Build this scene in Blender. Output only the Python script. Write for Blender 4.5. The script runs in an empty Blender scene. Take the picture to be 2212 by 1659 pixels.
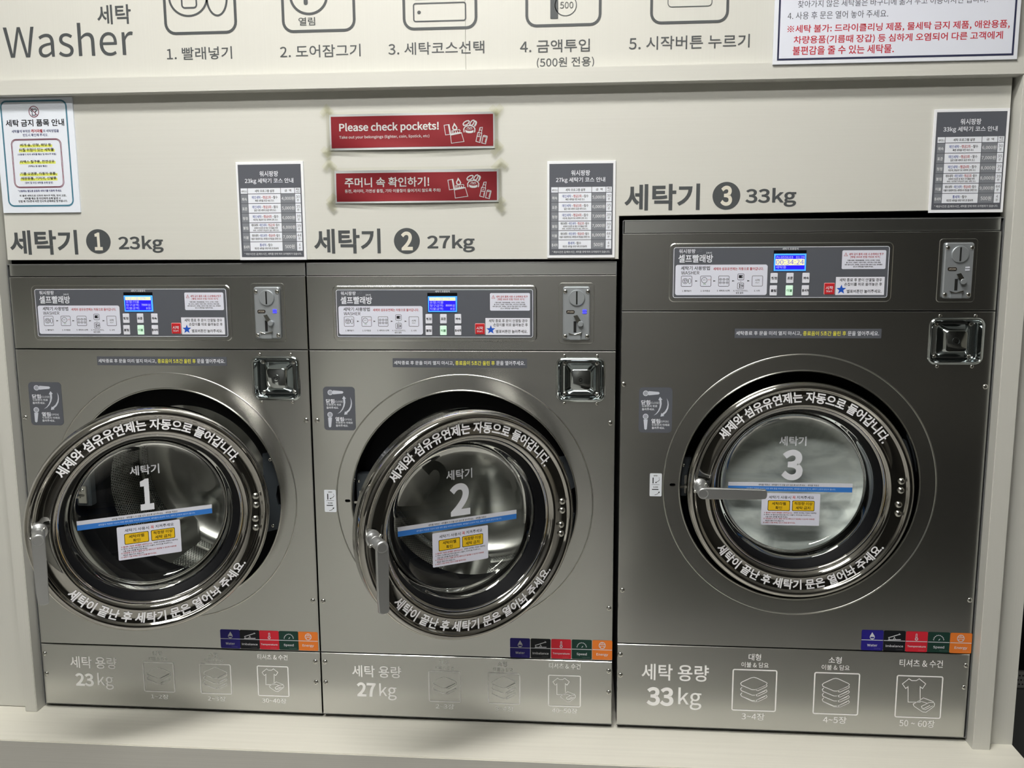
import bpy, bmesh, math, random
import numpy as np
from mathutils import Vector, Matrix
from mathutils.geometry import tessellate_polygon
random.seed(7)
sc = bpy.context.scene
COL = sc.collection
PI = math.pi

# ------------------------------------------------------------------ camera
CAM = (1.24518, -1.82666, 1.0308)
YAW, PITCH, ROLL, FPX = -0.08177, -0.14521, -0.00529, 1900.0
def axes():
    cy, sy, cp, sp = math.cos(YAW), math.sin(YAW), math.cos(PITCH), math.sin(PITCH)
    f = Vector((sy*cp, cy*cp, sp)); r = Vector((cy, -sy, 0)); u = r.cross(f)
    c, s = math.cos(ROLL), math.sin(ROLL)
    return r*c+u*s, u*c-r*s, f
AR, AU, AF = axes()
cd = bpy.data.cameras.new('camera'); co = bpy.data.objects.new('camera', cd); COL.objects.link(co)
m = Matrix((AR, AU, -AF)).transposed().to_4x4(); m.translation = CAM
co.matrix_world = m
cd.sensor_fit = 'HORIZONTAL'; cd.sensor_width = 36; cd.lens = FPX/2212*36
cd.clip_start = 0.02
sc.camera = co
# ------------------------------------------------------------------ world, exposure
w = bpy.data.worlds.new('world'); sc.world = w; w.use_nodes = True
w.node_tree.nodes['Background'].inputs[0].default_value = (0.8, 0.85, 1, 1)
w.node_tree.nodes['Background'].inputs[1].default_value = 0.15
sc.view_settings.view_transform = 'Standard'; sc.view_settings.look = 'None'
sc.view_settings.gamma = 1; sc.view_settings.use_curve_mapping = False
sc.view_settings.exposure = 0.0
sc.cycles.use_denoising = True
sc.cycles.max_bounces = 10; sc.cycles.transparent_max_bounces = 16
sc.cycles.sample_clamp_indirect = 6
sc.cycles.caustics_reflective = False; sc.cycles.caustics_refractive = False
LAMP = 47.0        # brightness of the ceiling lamps
ZF, ZC = -0.34, 2.85   # floor and ceiling heights

# ------------------------------------------------------------------ materials
def lin(c):
    return tuple(((v/255)/12.92 if v/255 <= .04045 else ((v/255+.055)/1.055)**2.4) for v in c)+(1,)
MATS = {}
def mat(name, rgb=(128,128,128), rough=.5, metal=0., spec=.5, emit=0., coat=0.):
    if name in MATS: return MATS[name]
    m = bpy.data.materials.new(name); m.use_nodes = True
    b = m.node_tree.nodes['Principled BSDF']
    b.inputs['Base Color'].default_value = lin(rgb)
    b.inputs['Roughness'].default_value = rough
    b.inputs['Metallic'].default_value = metal
    b.inputs['Specular IOR Level'].default_value = spec
    b.inputs['Coat Weight'].default_value = coat
    if emit:
        b.inputs['Emission Color'].default_value = lin(rgb); b.inputs['Emission Strength'].default_value = emit
    MATS[name] = m
    return m
def N(m, t, **k):
    n = m.node_tree.nodes.new(t)
    for a, v in k.items(): setattr(n, a, v)
    return n
def L(m, a, b): m.node_tree.links.new(a, b)
def grain(m, scale, dist, amount_col, rgb, bump=.02, coords='Object'):
    """noise stretched by `scale` changes colour a little and gives fine relief"""
    b = m.node_tree.nodes['Principled BSDF']
    tc = N(m, 'ShaderNodeTexCoord'); mp = N(m, 'ShaderNodeMapping'); mp.inputs['Scale'].default_value = scale
    nz = N(m, 'ShaderNodeTexNoise'); nz.inputs['Scale'].default_value = 1; nz.inputs['Detail'].default_value = 4
    g = N(m, 'ShaderNodeNewGeometry')
    L(m, g.outputs['Position'], mp.inputs['Vector']); L(m, mp.outputs[0], nz.inputs['Vector'])
    cr = N(m, 'ShaderNodeValToRGB')
    a = lin(tuple(max(0, v-amount_col) for v in rgb)); c = lin(tuple(min(255, v+amount_col) for v in rgb))
    cr.color_ramp.elements[0].position = .3; cr.color_ramp.elements[1].position = .7
    cr.color_ramp.elements[0].color = a; cr.color_ramp.elements[1].color = c
    L(m, nz.outputs['Fac'], cr.inputs['Fac']); L(m, cr.outputs['Color'], b.inputs['Base Color'])
    if bump:
        bp = N(m, 'ShaderNodeBump'); bp.inputs['Strength'].default_value = bump; bp.inputs['Distance'].default_value = dist
        L(m, nz.outputs['Fac'], bp.inputs['Height']); L(m, bp.outputs[0], b.inputs['Normal'])
    return m
BEIGE = (204, 204, 199)
M_beige = grain(mat('beige_laminate', BEIGE, .38), (1.2, 1, 420), .0001, 1.2, BEIGE, .02)
M_beigev = grain(mat('beige_laminate_upright', BEIGE, .38), (420, 1, 1.2), .0001, 1.2, BEIGE, .02)
M_beiget = grain(mat('beige_laminate_ledge', (228, 226, 216), .42), (3, 120, 1), .0002, 3, (228, 226, 216), .05)
M_black = mat('black_rubber', (4, 5, 9), .6, 0, .12)
M_void = mat('black_void', (4, 5, 7), .8)
M_text = mat('print_dark_grey', (72, 76, 79), .5)
M_letter = M_text
def steel(name, rgb, rough, wob=.0):
    m = mat(name, rgb, rough, 1.0)
    b = m.node_tree.nodes['Principled BSDF']
    b.inputs['Anisotropic'].default_value = .6
    b.inputs['Anisotropic Rotation'].default_value = 0.25
    tg = N(m, 'ShaderNodeTangent', direction_type='UV_MAP'); L(m, tg.outputs[0], b.inputs['Tangent'])
    g = N(m, 'ShaderNodeNewGeometry')
    mp = N(m, 'ShaderNodeMapping'); mp.inputs['Scale'].default_value = (14, 1, 2600)
    nz = N(m, 'ShaderNodeTexNoise'); nz.inputs['Scale'].default_value = 1; nz.inputs['Detail'].default_value = 3
    L(m, g.outputs['Position'], mp.inputs['Vector']); L(m, mp.outputs[0], nz.inputs['Vector'])
    mr = N(m, 'ShaderNodeMapRange'); mr.inputs[1].default_value = .3; mr.inputs[2].default_value = .7
    mr.inputs[3].default_value = rough-.003; mr.inputs[4].default_value = rough+.003
    L(m, nz.outputs['Fac'], mr.inputs[0]); L(m, mr.outputs[0], b.inputs['Roughness'])
    # soft buckling of the thin sheet
    nb = N(m, 'ShaderNodeTexNoise'); nb.inputs['Scale'].default_value = 3.2; nb.inputs['Detail'].default_value = 1
    L(m, g.outputs['Position'], nb.inputs['Vector'])
    bp = N(m, 'ShaderNodeBump'); bp.inputs['Strength'].default_value = 1; bp.inputs['Distance'].default_value = wob
    L(m, nb.outputs['Fac'], bp.inputs['Height']); L(m, bp.outputs[0], b.inputs['Normal'])
    return m
M_steel = steel('brushed_stainless', (205, 206, 204), .24, .003)
M_steel3 = M_steel
M_trim = steel('brushed_stainless_trim', (200, 202, 201), .28, .002)
M_side = grain(mat('galvanised_side', (128, 130, 133), .5, .6), (90, 90, 90), .0003, 8, (128, 130, 133), .1)
M_chrome = mat('polished_steel', (186, 184, 180), .07, 1.0)
M_chromed = mat('pressed_chrome', (190, 196, 198), .10, 1.0)
M_bolt = mat('steel_fastener', (200, 200, 196), .2, 1.0)
M_satin = mat('satin_handle', (200, 202, 204), .36, .9)
M_hinge = mat('hinge_grey', (58, 64, 70), .45, .3)
M_glow = mat('lamp_diffuser', (255, 252, 244), .5, 0, .5, LAMP)
def glassmat(name, tint, ior=1.45, rough=.0):
    m = bpy.data.materials.new(name); m.use_nodes = True; nt = m.node_tree; nt.nodes.clear()
    o = N(m, 'ShaderNodeOutputMaterial'); mx = N(m, 'ShaderNodeMixShader')
    t = N(m, 'ShaderNodeBsdfTransparent'); t.inputs[0].default_value = lin(tint)
    g = N(m, 'ShaderNodeBsdfGlossy'); g.inputs['Roughness'].default_value = rough; g.inputs[0].default_value = (1,1,1,1)
    f = N(m, 'ShaderNodeFresnel'); f.inputs[0].default_value = ior
    L(m, f.outputs[0], mx.inputs[0]); L(m, t.outputs[0], mx.inputs[1]); L(m, g.outputs[0], mx.inputs[2]); L(m, mx.outputs[0], o.inputs[0])
    return m
M_glass = glassmat('door_glass', (252, 253, 252), 1.4)
M_glassb = glassmat('door_glass_bowl', (250, 252, 251), 1.6)
M_film = glassmat('laminate_film', (250, 250, 246), 1.22, .12)
M_tape = glassmat('clear_tape', (253, 253, 249), 1.2, .25)
def drum_mat():
    m = mat('perforated_drum_steel', (150, 152, 152), .24, 1.0); b = m.node_tree.nodes['Principled BSDF']
    uv = N(m, 'ShaderNodeUVMap'); mp = N(m, 'ShaderNodeMapping'); mp.inputs['Scale'].default_value = (240, 56, 1)
    L(m, uv.outputs[0], mp.inputs['Vector'])
    sx = N(m, 'ShaderNodeSeparateXYZ'); L(m, mp.outputs[0], sx.inputs[0])
    # staggered rows of dimpled holes
    fl = N(m, 'ShaderNodeMath', operation='FLOOR'); L(m, sx.outputs[1], fl.inputs[0])
    hf = N(m, 'ShaderNodeMath', operation='MULTIPLY'); hf.inputs[1].default_value = .5; L(m, fl.outputs[0], hf.inputs[0])
    ad = N(m, 'ShaderNodeMath', operation='ADD'); L(m, sx.outputs[0], ad.inputs[0]); L(m, hf.outputs[0], ad.inputs[1])
    ds = []
    for s in (ad.outputs[0], sx.outputs[1]):
        fr = N(m, 'ShaderNodeMath', operation='FRACT'); L(m, s, fr.inputs[0])
        sb = N(m, 'ShaderNodeMath', operation='SUBTRACT'); sb.inputs[1].default_value = .5; L(m, fr.outputs[0], sb.inputs[0])
        pw = N(m, 'ShaderNodeMath', operation='MULTIPLY'); L(m, sb.outputs[0], pw.inputs[0]); L(m, sb.outputs[0], pw.inputs[1]); ds.append(pw)
    sm = N(m, 'ShaderNodeMath', operation='ADD'); L(m, ds[0].outputs[0], sm.inputs[0]); L(m, ds[1].outputs[0], sm.inputs[1])
    mr = N(m, 'ShaderNodeMapRange'); mr.inputs[1].default_value = .03; mr.inputs[2].default_value = .16
    L(m, sm.outputs[0], mr.inputs[0])
    cr = N(m, 'ShaderNodeValToRGB'); cr.color_ramp.elements[0].color = lin((18, 20, 20)); cr.color_ramp.elements[1].color = lin((200, 202, 200))
    cr.color_ramp.elements[0].position = .1; cr.color_ramp.elements[1].position = .45
    L(m, mr.outputs[0], cr.inputs[0]); L(m, cr.outputs[0], b.inputs['Base Color'])
    bp = N(m, 'ShaderNodeBump'); bp.inputs['Strength'].default_value = .9; bp.inputs['Distance'].default_value = .002
    L(m, mr.outputs[0], bp.inputs['Height']); L(m, bp.outputs[0], b.inputs['Normal'])
    return m
M_drum = drum_mat()
M_drumplain = mat('drum_steel', (205, 206, 203), .28, 1.0)
def flat(rgb, rough=.55, emit=0.):
    return mat('print_%02x%02x%02x%s' % (*rgb, '_lit%d' % int(emit*10) if emit else ''), rgb, rough, 0, .35, emit)
WHITE = (226, 229, 238); INK = (24, 25, 32); RED = (168, 30, 44); GREY = (86, 89, 97); BLUE = (34, 78, 190); YEL = (226, 186, 28)

# ------------------------------------------------------------------ object helpers
WLOC = {}
def tag(o, label=None, cat=None, group=None, kind=None):
    if label: o['label'] = label
    if cat: o['category'] = cat
    if group: o['group'] = group
    if kind: o['kind'] = kind
    return o
def link(name, me, parent=None, frame='world', mats=None, smooth=None):
    """origin to the middle of the mesh, then link (frame 'world' or 'local' to the parent)"""
    n = len(me.vertices)
    co_ = np.empty(n*3); me.vertices.foreach_get('co', co_); co_ = co_.reshape(-1, 3)
    c = (co_.min(0)+co_.max(0))/2
    co_ -= c; me.vertices.foreach_set('co', co_.ravel()); me.update()
    o = bpy.data.objects.new(name, me); COL.objects.link(o)
    c = Vector(c)
    if parent is not None:
        o.parent = parent
        if frame == 'world': o.location = c-WLOC[parent.name]; WLOC[o.name] = c.copy()
        else: o.location = c-LOCALC[parent.name]
    else:
        o.location = c; WLOC[o.name] = c.copy()
    for mm in (mats or []): me.materials.append(mm)
    if smooth is not None:
        me.polygons.foreach_set('use_smooth', [True]*len(me.polygons))
        if smooth < 3.1:
            me.set_sharp_from_angle(angle=smooth)
    return o
LOCALC = {}   # mesh centre of parts that carry sub-parts modelled in the same local frame
def pymesh(V, F, uv=None):
    me = bpy.data.meshes.new('mesh'); me.from_pydata([tuple(v) for v in V], [], F); me.update()
    return me
def bmm(bm):
    me = bpy.data.meshes.new('mesh'); bm.to_mesh(me); bm.free(); return me
def add_uv_xz(me):
    u = me.uv_layers.new(name='UVMap')
    for lp in me.loops:
        c = me.vertices[lp.vertex_index].co; u.data[lp.index].uv = (c.x, c.z)
def boxmesh(x0, x1, y0, y1, z0, z1, bev=0., seg=2):
    bm = bmesh.new()
    r = bmesh.ops.create_cube(bm, size=1)
    for v in bm.verts:
        v.co = ((x0+x1)/2+v.co.x*(x1-x0), (y0+y1)/2+v.co.y*(y1-y0), (z0+z1)/2+v.co.z*(z1-z0))
    if bev: bmesh.ops.bevel(bm, geom=list(bm.edges), offset=bev, segments=seg, affect='EDGES')
    return bmm(bm)
def box(name, x0, x1, y0, y1, z0, z1, m, parent=None, bev=.0, frame='world'):
    me = boxmesh(x0, x1, y0, y1, z0, z1, bev); add_uv_xz(me)
    return link(name, me, parent, frame, [m], .6 if bev else None)
def lathe(prof, n=96, cx=0, cy=0, cz=0, capin=False, closed=False):
    """profile of (radius, y); axis along y"""
    V, F = [], []
    k = len(prof)
    for i in range(n):
        a = 2*PI*i/n
        for r, y in prof: V.append((cx+r*math.cos(a), cy+y, cz+r*math.sin(a)))
    for i in range(n):
        j = (i+1) % n
        for q in range(k-1 if not closed else k):
            q2 = (q+1) % k
            F.append((i*k+q, i*k+q2, j*k+q2, j*k+q))
    if capin:
        V.append((cx, cy+prof[-1][1], cz)); c = len(V)-1
        for i in range(n): F.append((i*k+k-1, c, ((i+1) % n)*k+k-1))
    me = pymesh(V, F)
    return me
def dome(name, x, y, z, r, m, parent, frame='world', h=.45, hexsocket=True):
    prof = [(r*1.0, 0), (r*1.0, -r*h*.25)]+[(r*math.cos(t), -r*h*.25-r*h*math.sin(t)) for t in (0.3, .6, .9, 1.2)]
    if hexsocket: prof += [(r*.36, -r*h*1.22), (r*.34, -r*h*.7)]
    me = lathe(prof, 20, x, y, z, capin=True)
    return link(name, me, parent, frame, [m], .9)
def rr(xc, zc, w_, h_, r, n=6):
    r = min(r, w_/2-1e-6, h_/2-1e-6); P = []
    for (sx, sz, a0) in ((1, 1, 0), (-1, 1, 90), (-1, -1, 180), (1, -1, 270)):
        for i in range(n+1 if r > 0 else 1):
            a = math.radians(a0+90*i/n) if r > 0 else 0
            P.append((xc+sx*(w_/2-r)+r*math.cos(a)*(r > 0), zc+sz*(h_/2-r)+r*math.sin(a)*(r > 0)))
    return P
def circ(xc, zc, r, n=96): return [(xc+r*math.cos(2*PI*i/n), zc+r*math.sin(2*PI*i/n)) for i in range(n)]
def plate(outer0, outer1, holes, depth, y0=0., chamf=.0012):
    """sheet facing -y: outer0 = front outline, outer1 = same outline grown by the chamfer; holes = list of loops"""
    loops = [outer0]+holes
    V = []; st = []
    for lp in loops:
        st.append(len(V)); V += [(x, y0, z) for x, z in lp]
    tris = tessellate_polygon([[Vector((x, z, 0)) for x, z in lp] for lp in loops])
    F = [tuple(t) for t in tris]
    n = len(outer0); b = len(V)
    V += [(x, y0+chamf, z) for x, z in outer1]; b2 = len(V); V += [(x, y0+depth, z) for x, z in outer1]
    for i in range(n):
        j = (i+1) % n
        F.append((i, j, b+j, b+i)); F.append((b+i, b+j, b2+j, b2+i))
    for k, lp in enumerate(holes):
        s = st[k+1]; n = len(lp); b = len(V); V += [(x, y0+depth, z) for x, z in lp]
        for i in range(n):
            j = (i+1) % n; F.append((s+i, s+j, b+j, b+i))
    me = pymesh(V, F)
    bm = bmesh.new(); bm.from_mesh(me); bmesh.ops.recalc_face_normals(bm, faces=bm.faces)
    f = max(bm.faces, key=lambda f: f.calc_area())
    if f.normal.y > 0: bmesh.ops.reverse_faces(bm, faces=bm.faces)
    bm.to_mesh(me); bm.free(); add_uv_xz(me)
    return me
def tube(pts, r, n=10, caps=True):
    """round bar through points"""
    V, F = [], []; P = [Vector(p) for p in pts]
    for i, p in enumerate(P):
        d = (P[min(i+1, len(P)-1)]-P[max(i-1, 0)]).normalized()
        a = d.cross(Vector((0, 0, 1)));  a = a if a.length > .1 else d.cross(Vector((1, 0, 0)))
        a.normalize(); b = d.cross(a)
        for k in range(n):
            t = 2*PI*k/n; V.append(p+a*r*math.cos(t)+b*r*math.sin(t))
    for i in range(len(P)-1):
        for k in range(n):
            F.append((i*n+k, i*n+(k+1) % n, (i+1)*n+(k+1) % n, (i+1)*n+k))
    if caps: F.append(tuple(range(n))); F.append(tuple((len(P)-1)*n+k for k in range(n))[::-1])
    return V, F

# ------------------------------------------------------------------ flat print (lettering and pictures)
def at(px, py, Y=0.):
    """survey of the facade: a measured pixel becomes the point (x, z) of the plane y = Y"""
    d = AF*FPX+AR*(px-1106)-AU*(py-829.5); t = (Y-CAM[1])/d.y
    return CAM[0]+t*d.x, CAM[2]+t*d.z
def crop(scale, ox, oy, Y=0.): return lambda x, y: at(x/scale+ox, y/scale+oy, Y)
TXT = {}; FONT = {}
def glyphs(s, bold, res):
    k = (s, bold, res)
    if k in TXT: return TXT[k]
    if 'f' not in FONT:
        FONT['f'] = None
        try:      # Blender's own interface typeface: closer to the signs' plain sans than the default text face
            import os
            p = os.path.join(bpy.utils.system_resource('DATAFILES'), 'fonts', 'Noto Sans CJK Regular.woff2')
            if os.path.exists(p): FONT['f'] = bpy.data.fonts.load(p)
        except Exception: pass
    c = bpy.data.curves.new('t', 'FONT'); c.body = s; c.resolution_u = res; c.offset = bold*(.43 if FONT['f'] else 1); c.space_word = 1.1
    if FONT['f']: c.font = FONT['f']
    o = bpy.data.objects.new('t', c)
    me = bpy.data.meshes.new_from_object(o)
    v = np.empty(len(me.vertices)*3); me.vertices.foreach_get('co', v); v = v.reshape(-1, 3)[:, :2]
    F = [tuple(p.vertices) for p in me.polygons]
    bpy.data.objects.remove(o); bpy.data.curves.remove(c); bpy.data.meshes.remove(me)
    lo, hi = v.min(0), v.max(0)
    TXT[k] = ((v-(lo+hi)/2)/(hi-lo), F, (hi-lo))
    return TXT[k]
class Sheet:
    """print on one plane: everything is laid out in measured units and stored in metres, a hair proud of the sheet below"""
    def __init__(s, M, off=(0, 0), k=1.0):
        s.M0 = M; s.off = off; s.k = k; s.V = []; s.F = []; s.mi = []; s.mats = []; s.dw = .00012; s.w0 = .0003
    def M(s, x, y):
        u, v = s.M0(x, y); return (u*s.k+s.off[0], v*s.k+s.off[1])
    def jac(s, x, y):
        a = s.M(x+1, y); b = s.M(x-1, y); c = s.M(x, y-1); d = s.M(x, y+1)
        return (a[0]-b[0])/2, (c[1]-d[1])/2
    def mid(s, col):
        m = flat(col) if isinstance(col, tuple) else col
        if m not in s.mats: s.mats.append(m)
        return s.mats.index(m)
    def put(s, P, F, col, lay):
        b = len(s.V); i = s.mid(col); y = -(s.w0+lay*s.dw)
        s.V += [(u, y, v) for u, v in P]; s.F += [tuple(b+q for q in f) for f in F]; s.mi += [i]*len(F)
    def mpoly(s, P, col, lay=1, holes=()):
        loops = [P]+list(holes); allp = [q for l in loops for q in l]
        t = tessellate_polygon([[Vector((x, z, 0)) for x, z in l] for l in loops])
        s.put(allp, [tuple(q) for q in t], col, lay)
    def box(s, xc, yc, w_, h_, col, lay=1, r=0., stroke=0.):
        u, v = s.M(xc, yc); jx, jz = s.jac(xc, yc); W_, H_ = w_*jx, h_*jz; R_ = r*jx
        o = rr(u, v, W_, H_, R_)
        if stroke:
            t = stroke*jx; s.mpoly(o, col, lay, [rr(u, v, W_-2*t, H_-2*t, max(0, R_-t))])
        else: s.mpoly(o, col, lay)
    def poly(s, P, col, lay=1): s.mpoly([s.M(*p) for p in P], col, lay)
    def disc(s, xc, yc, rx, col, lay=1, ry=None, stroke=0., n=28, rot=0.):
        u, v = s.M(xc, yc); jx, jz = s.jac(xc, yc); ry = ry or rx
        c_, s_ = math.cos(rot), math.sin(rot)
        def E(a, b): return [(u+(a*math.cos(2*PI*i/n)*c_-b*math.sin(2*PI*i/n)*s_)*jx, v+(a*math.cos(2*PI*i/n)*s_+b*math.sin(2*PI*i/n)*c_)*jz) for i in range(n)]
        if stroke: s.mpoly(E(rx, ry), col, lay, [E(rx-stroke, ry-stroke)])
        else: s.mpoly(E(rx, ry), col, lay)
    def line(s, P, wd, col, lay=1, closed=False):
        P = [Vector(s.M(*p)) for p in P]
        q = s.lw*wd
        n = len(P); L_, R_ = [], []
        for i in range(n):
            if closed: a, b = P[i-1], P[(i+1) % n]
            else: a, b = P[max(i-1, 0)], P[min(i+1, n-1)]
            d1 = (P[i]-a).normalized() if (P[i]-a).length > 1e-9 else (b-P[i]).normalized()
            d2 = (b-P[i]).normalized() if (b-P[i]).length > 1e-9 else d1
            t = d1+d2; t = t.normalized() if t.length > 1e-6 else d1
            nn = Vector((-t.y, t.x)); c = max(.35, nn.dot(Vector((-d1.y, d1.x)))); o = nn*(q/2/c)
            L_.append(P[i]+o); R_.append(P[i]-o)
        V = L_+R_; F = [(i, (i+1) % n, n+(i+1) % n, n+i) for i in range(n if closed else n-1)]
        s.put([tuple(v) for v in V], F, col, lay)
    def setlw(s, x, y): s.lw = s.jac(x, y)[0]; return s
    def text(s, st, xc, yc, w_, h_, col, lay=2, bold=.0, res=2):
        v, F, _ = glyphs(st, bold, res); u, z = s.M(xc, yc); jx, jz = s.jac(xc, yc)
        s.put([(u+a*w_*jx, z+b*h_*jz) for a, b in v], F, col, lay)
    def build(s, name, parent, Y=0., frame='world'):
        V = [(x, y+Y, z) for x, y, z in s.V]
        me = pymesh(V, s.F)
        o = link(name, me, parent, frame, s.mats)
        me.polygons.foreach_set('material_index', s.mi)
        return o

# ------------------------------------------------------------------ fitted facade measures
X = [0.0, 0.66, 1.3134, 1.3216, 2.0643]
ZB, ZCB, ZL, ZT = .1509, .8334, .9907, 1.0179
ZB3, ZCB3, ZL3, ZT3 = .1929, .9162, 1.0741, 1.1006
RR = .2440
CEN = [(.3416, .5033), (.9885, .5033), (1.6929, .5494)]

# ================================================================== THE ROOM
S = 'structure'
tag(box('floor', -3.2, 5.2, -3.4, 1.2, ZF-.05, ZF, grain(mat('floor_tile', (160, 159, 155), .35), (3, 3, 3), .001, 6, (160, 159, 155), 0)), kind=S)
tag(box('ceiling', -3.2, 5.2, -3.4, 1.2, ZC, ZC+.05, mat('ceiling_white', (225, 225, 222), .7)), kind=S)
tag(box('wall_front', -3.2, 5.2, -3.45, -3.4, ZF, ZC, mat('opposite_wall', (64, 64, 63), .6)), kind=S)
wf = bpy.data.objects['wall_front']
M_lp = mat('light_reflector', (238, 238, 234), .5); M_dp = mat('dark_reflector', (64, 63, 60), .5)
for a_, b_, mm in ((-3.2, -1.1, M_lp), (-.36, .19, M_lp), (1.0, 5.2, M_dp)): box('reflection_panel', a_, b_, -3.4, -3.36, ZF, .62 if mm == M_lp else ZC, mm, wf)  # added panels, out of view, giving the steel its light and dark reflected bands
tag(box('wall_left', -3.25, -3.2, -3.4, 1.2, ZF, ZC, mat('side_wall', (190, 188, 180), .6)), kind=S)
tag(box('wall_right', 5.2, 5.25, -3.4, 1.2, ZF, ZC, mat('right_wall', (196, 190, 176), .6)), kind=S)
# facade: the panels around the machine bay
RAIL0, RAIL1 = 1.364, 1.396
V = [(.002, 1.026), (1.3155, 1.022), (1.3155, 1.1085), (2.0625, 1.115), (2.0625, 1.42), (.002, 1.42)]
V1 = V
me = plate([(x+(.0008 if x < 1 else -.0008), z+(.0008 if z < 1.3 else 0)) for x, z in V], V1, [], .02, 0.0, .001)
wall = tag(link('wall_back', me, None, mats=[M_beige]), kind=S)
SEAM = at(1006, 120, -.006)[0]
wallh = box('header_panel', -3.2, SEAM-.0003, -.006, .03, RAIL1-.01, ZC, M_beigev, wall)
box('header_panel', SEAM+.0003, 3.0, -.0058, .03, RAIL1-.01, ZC, M_beigev, wall)
box('side_panel', -3.2, -.030, 0, .03, -.006, RAIL0+.02, M_beigev, wall)
box('side_panel', 2.09, 2.1625, 0, .30, -.012, RAIL0+.02, M_beigev, wall)
box('bay_liner', -.03, 2.09, .85, .86, -.02, 1.45, M_void, wall)
box('bay_liner', -.03, 2.09, .03, .86, 1.40, 1.41, M_void, wall)
box('bay_liner', -.034, -.030, .03, .86, -.02, 1.41, M_void, wall)
box('bay_liner', 2.0885, 2.0895, .03, .86, -.02, 1.41, M_void, wall)
tag(box('trim_1', -3.2, 2.104, -.026, .02, RAIL0, RAIL1, M_beige, bev=.0012), kind=S)      # rail above the machines
tag(box('trim_2', 2.0705, 2.106, -.0255, .03, -.012, RAIL0+.01, M_beigev, bev=.0012), kind=S)    # right stile
tag(box('trim_3', -.037, -.0085, -.020, .03, -.008, RAIL0+.01, M_beigev, bev=.0012), kind=S)    # left stile
me = boxmesh(-3.2, 2.1635, -.1385, .86, ZF, -.008, .002)
ledge = tag(link('trim_4', me, None, mats=[M_beiget], smooth=.6), kind=S)
box('front_board', -3.2, 2.162, -.1395, -.1383, ZF, -.0095, grain(mat('ledge_front_shade', (184, 183, 178), .45), (1.2, 1, 420), .0001, 3, (184, 183, 178), .02), ledge)                            # ledge under the machines; its front's shade is painted as a greyer colour

# lettering on the header panel
Hd = -.006
A_ = lambda: None
c1 = crop(3.95, 0, 0, Hd); c2 = crop(3.95, 540, 0, Hd); c3 = crop(3.814, 1080, 0, Hd); c0 = crop(1, 0, 0, Hd)
def hsheet(M): return Sheet(M)
s = hsheet(c1); s.text('세탁', 973, 124, 290, 168, M_letter, 1, .012, 4); s.text('Washer', 582, 342, 1105, 288, M_letter, 1, .0, 6); s.build('washer_lettering', wallh, Hd)
def iconframe(x, ybot, w_): s.box(x, ybot-w_/2, w_, w_, M_letter, 1, 24, 6)
s = hsheet(c0).setlw(430, 40); iconframe(430.5, 75, 158)
s.disc(406, -6, 43, M_letter, 1, stroke=4.5, n=48); s.disc(468, -6, 24, M_letter, 1, ry=42, stroke=4.5, n=48); s.box(408, -4, 35, 46, M_letter, 1, 8, 3.5); s.build('step_icon', wallh, Hd)
s = hsheet(c0).setlw(690, 40); iconframe(686.5, 70.5, 160); s.disc(666.5, -9, 42, M_letter, 1, stroke=5.5, n=48); s.box(660, -10, 9, 42, M_letter, 1, 4); s.box(690, -56, 30, 8, M_letter, 1)
s.text('열림', 662.8, 46.3, 36, 17.7, M_letter, 1, .01, 3); s.build('step_icon', wallh, Hd)
s = hsheet(c0).setlw(950, 40); iconframe(949.5, 65, 162); s.box(949.5, 26, 115, 42, M_letter, 1, 6, 3); s.disc(905.3, 27, 4, M_letter, 1); s.box(949.5, -26, 115, 50, M_letter, 1, 6, 3); s.build('step_icon', wallh, Hd)
s = hsheet(c0).setlw(1216, 30); iconframe(1217, 58, 165); s.box(1197.3, -5, 17, 92, M_letter, 1, 2); s.disc(1222, 11, 24, M_letter, 1, stroke=1.8, n=40); s.text('500', 1224, 11, 28.6, 14, M_letter, 2, 0, 3)
s.build('step_icon', wallh, Hd)
s = hsheet(c0).setlw(1490, 30); iconframe(1490.5, 51.5, 171); s.box(1491, -22, 97, 74, M_letter, 1, 9, 1.8); s.build('step_icon', wallh, Hd)
for M, st, xc, yc, w_, h_ in ((c1, '1. 빨래넣기', 1701, 455, 557, 108), (c2, '2. 도어잠그기', 599, 436, 688, 108), (c2, '3. 세탁코스선택', 1588, 411, 820, 108),
                              (c3, '4. 금액투입', 452, 379, 575, 106), (c3, '(500원 전용)', 539, 516, 472, 90), (c3, '5. 시작버튼 누르기', 1557, 348, 995, 112)):
    s = hsheet(M); s.text(st, xc, yc, w_, h_, M_letter, 1, .006, 3); s.build('step_caption', wallh, Hd)
# machine names on the lower panel
for st, n, kg, a, d, r, k in (('세탁기', '1', '23kg', (94.2, 523.8, 146.6, 53), (212.7, 521.6), 26.5, (304.4, 527.8, 97, 37)),
                              ('세탁기', '2', '27kg', (750, 521, 144, 53.5), (879, 520.5), 28, (974, 526, 103, 38)),
                              ('세탁기', '3', '33kg', (1430, 426, 163, 57), (1569, 423), 30, (1665, 426.5, 110, 41))):
    s = Sheet(c0_ := crop(1, 0, 0)); s.text(st, *a, M_letter, 1, .02, 5); s.disc(*d, r, M_letter, 1, n=48)
    s.text(n, d[0], d[1], 17 if n == '1' else 25, r*1.45, flat((214, 210, 198)), 2, .03, 6); s.text(kg, *k, M_letter, 1, .02, 6)
    s.build('machine_name_lettering', wall)

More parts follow.
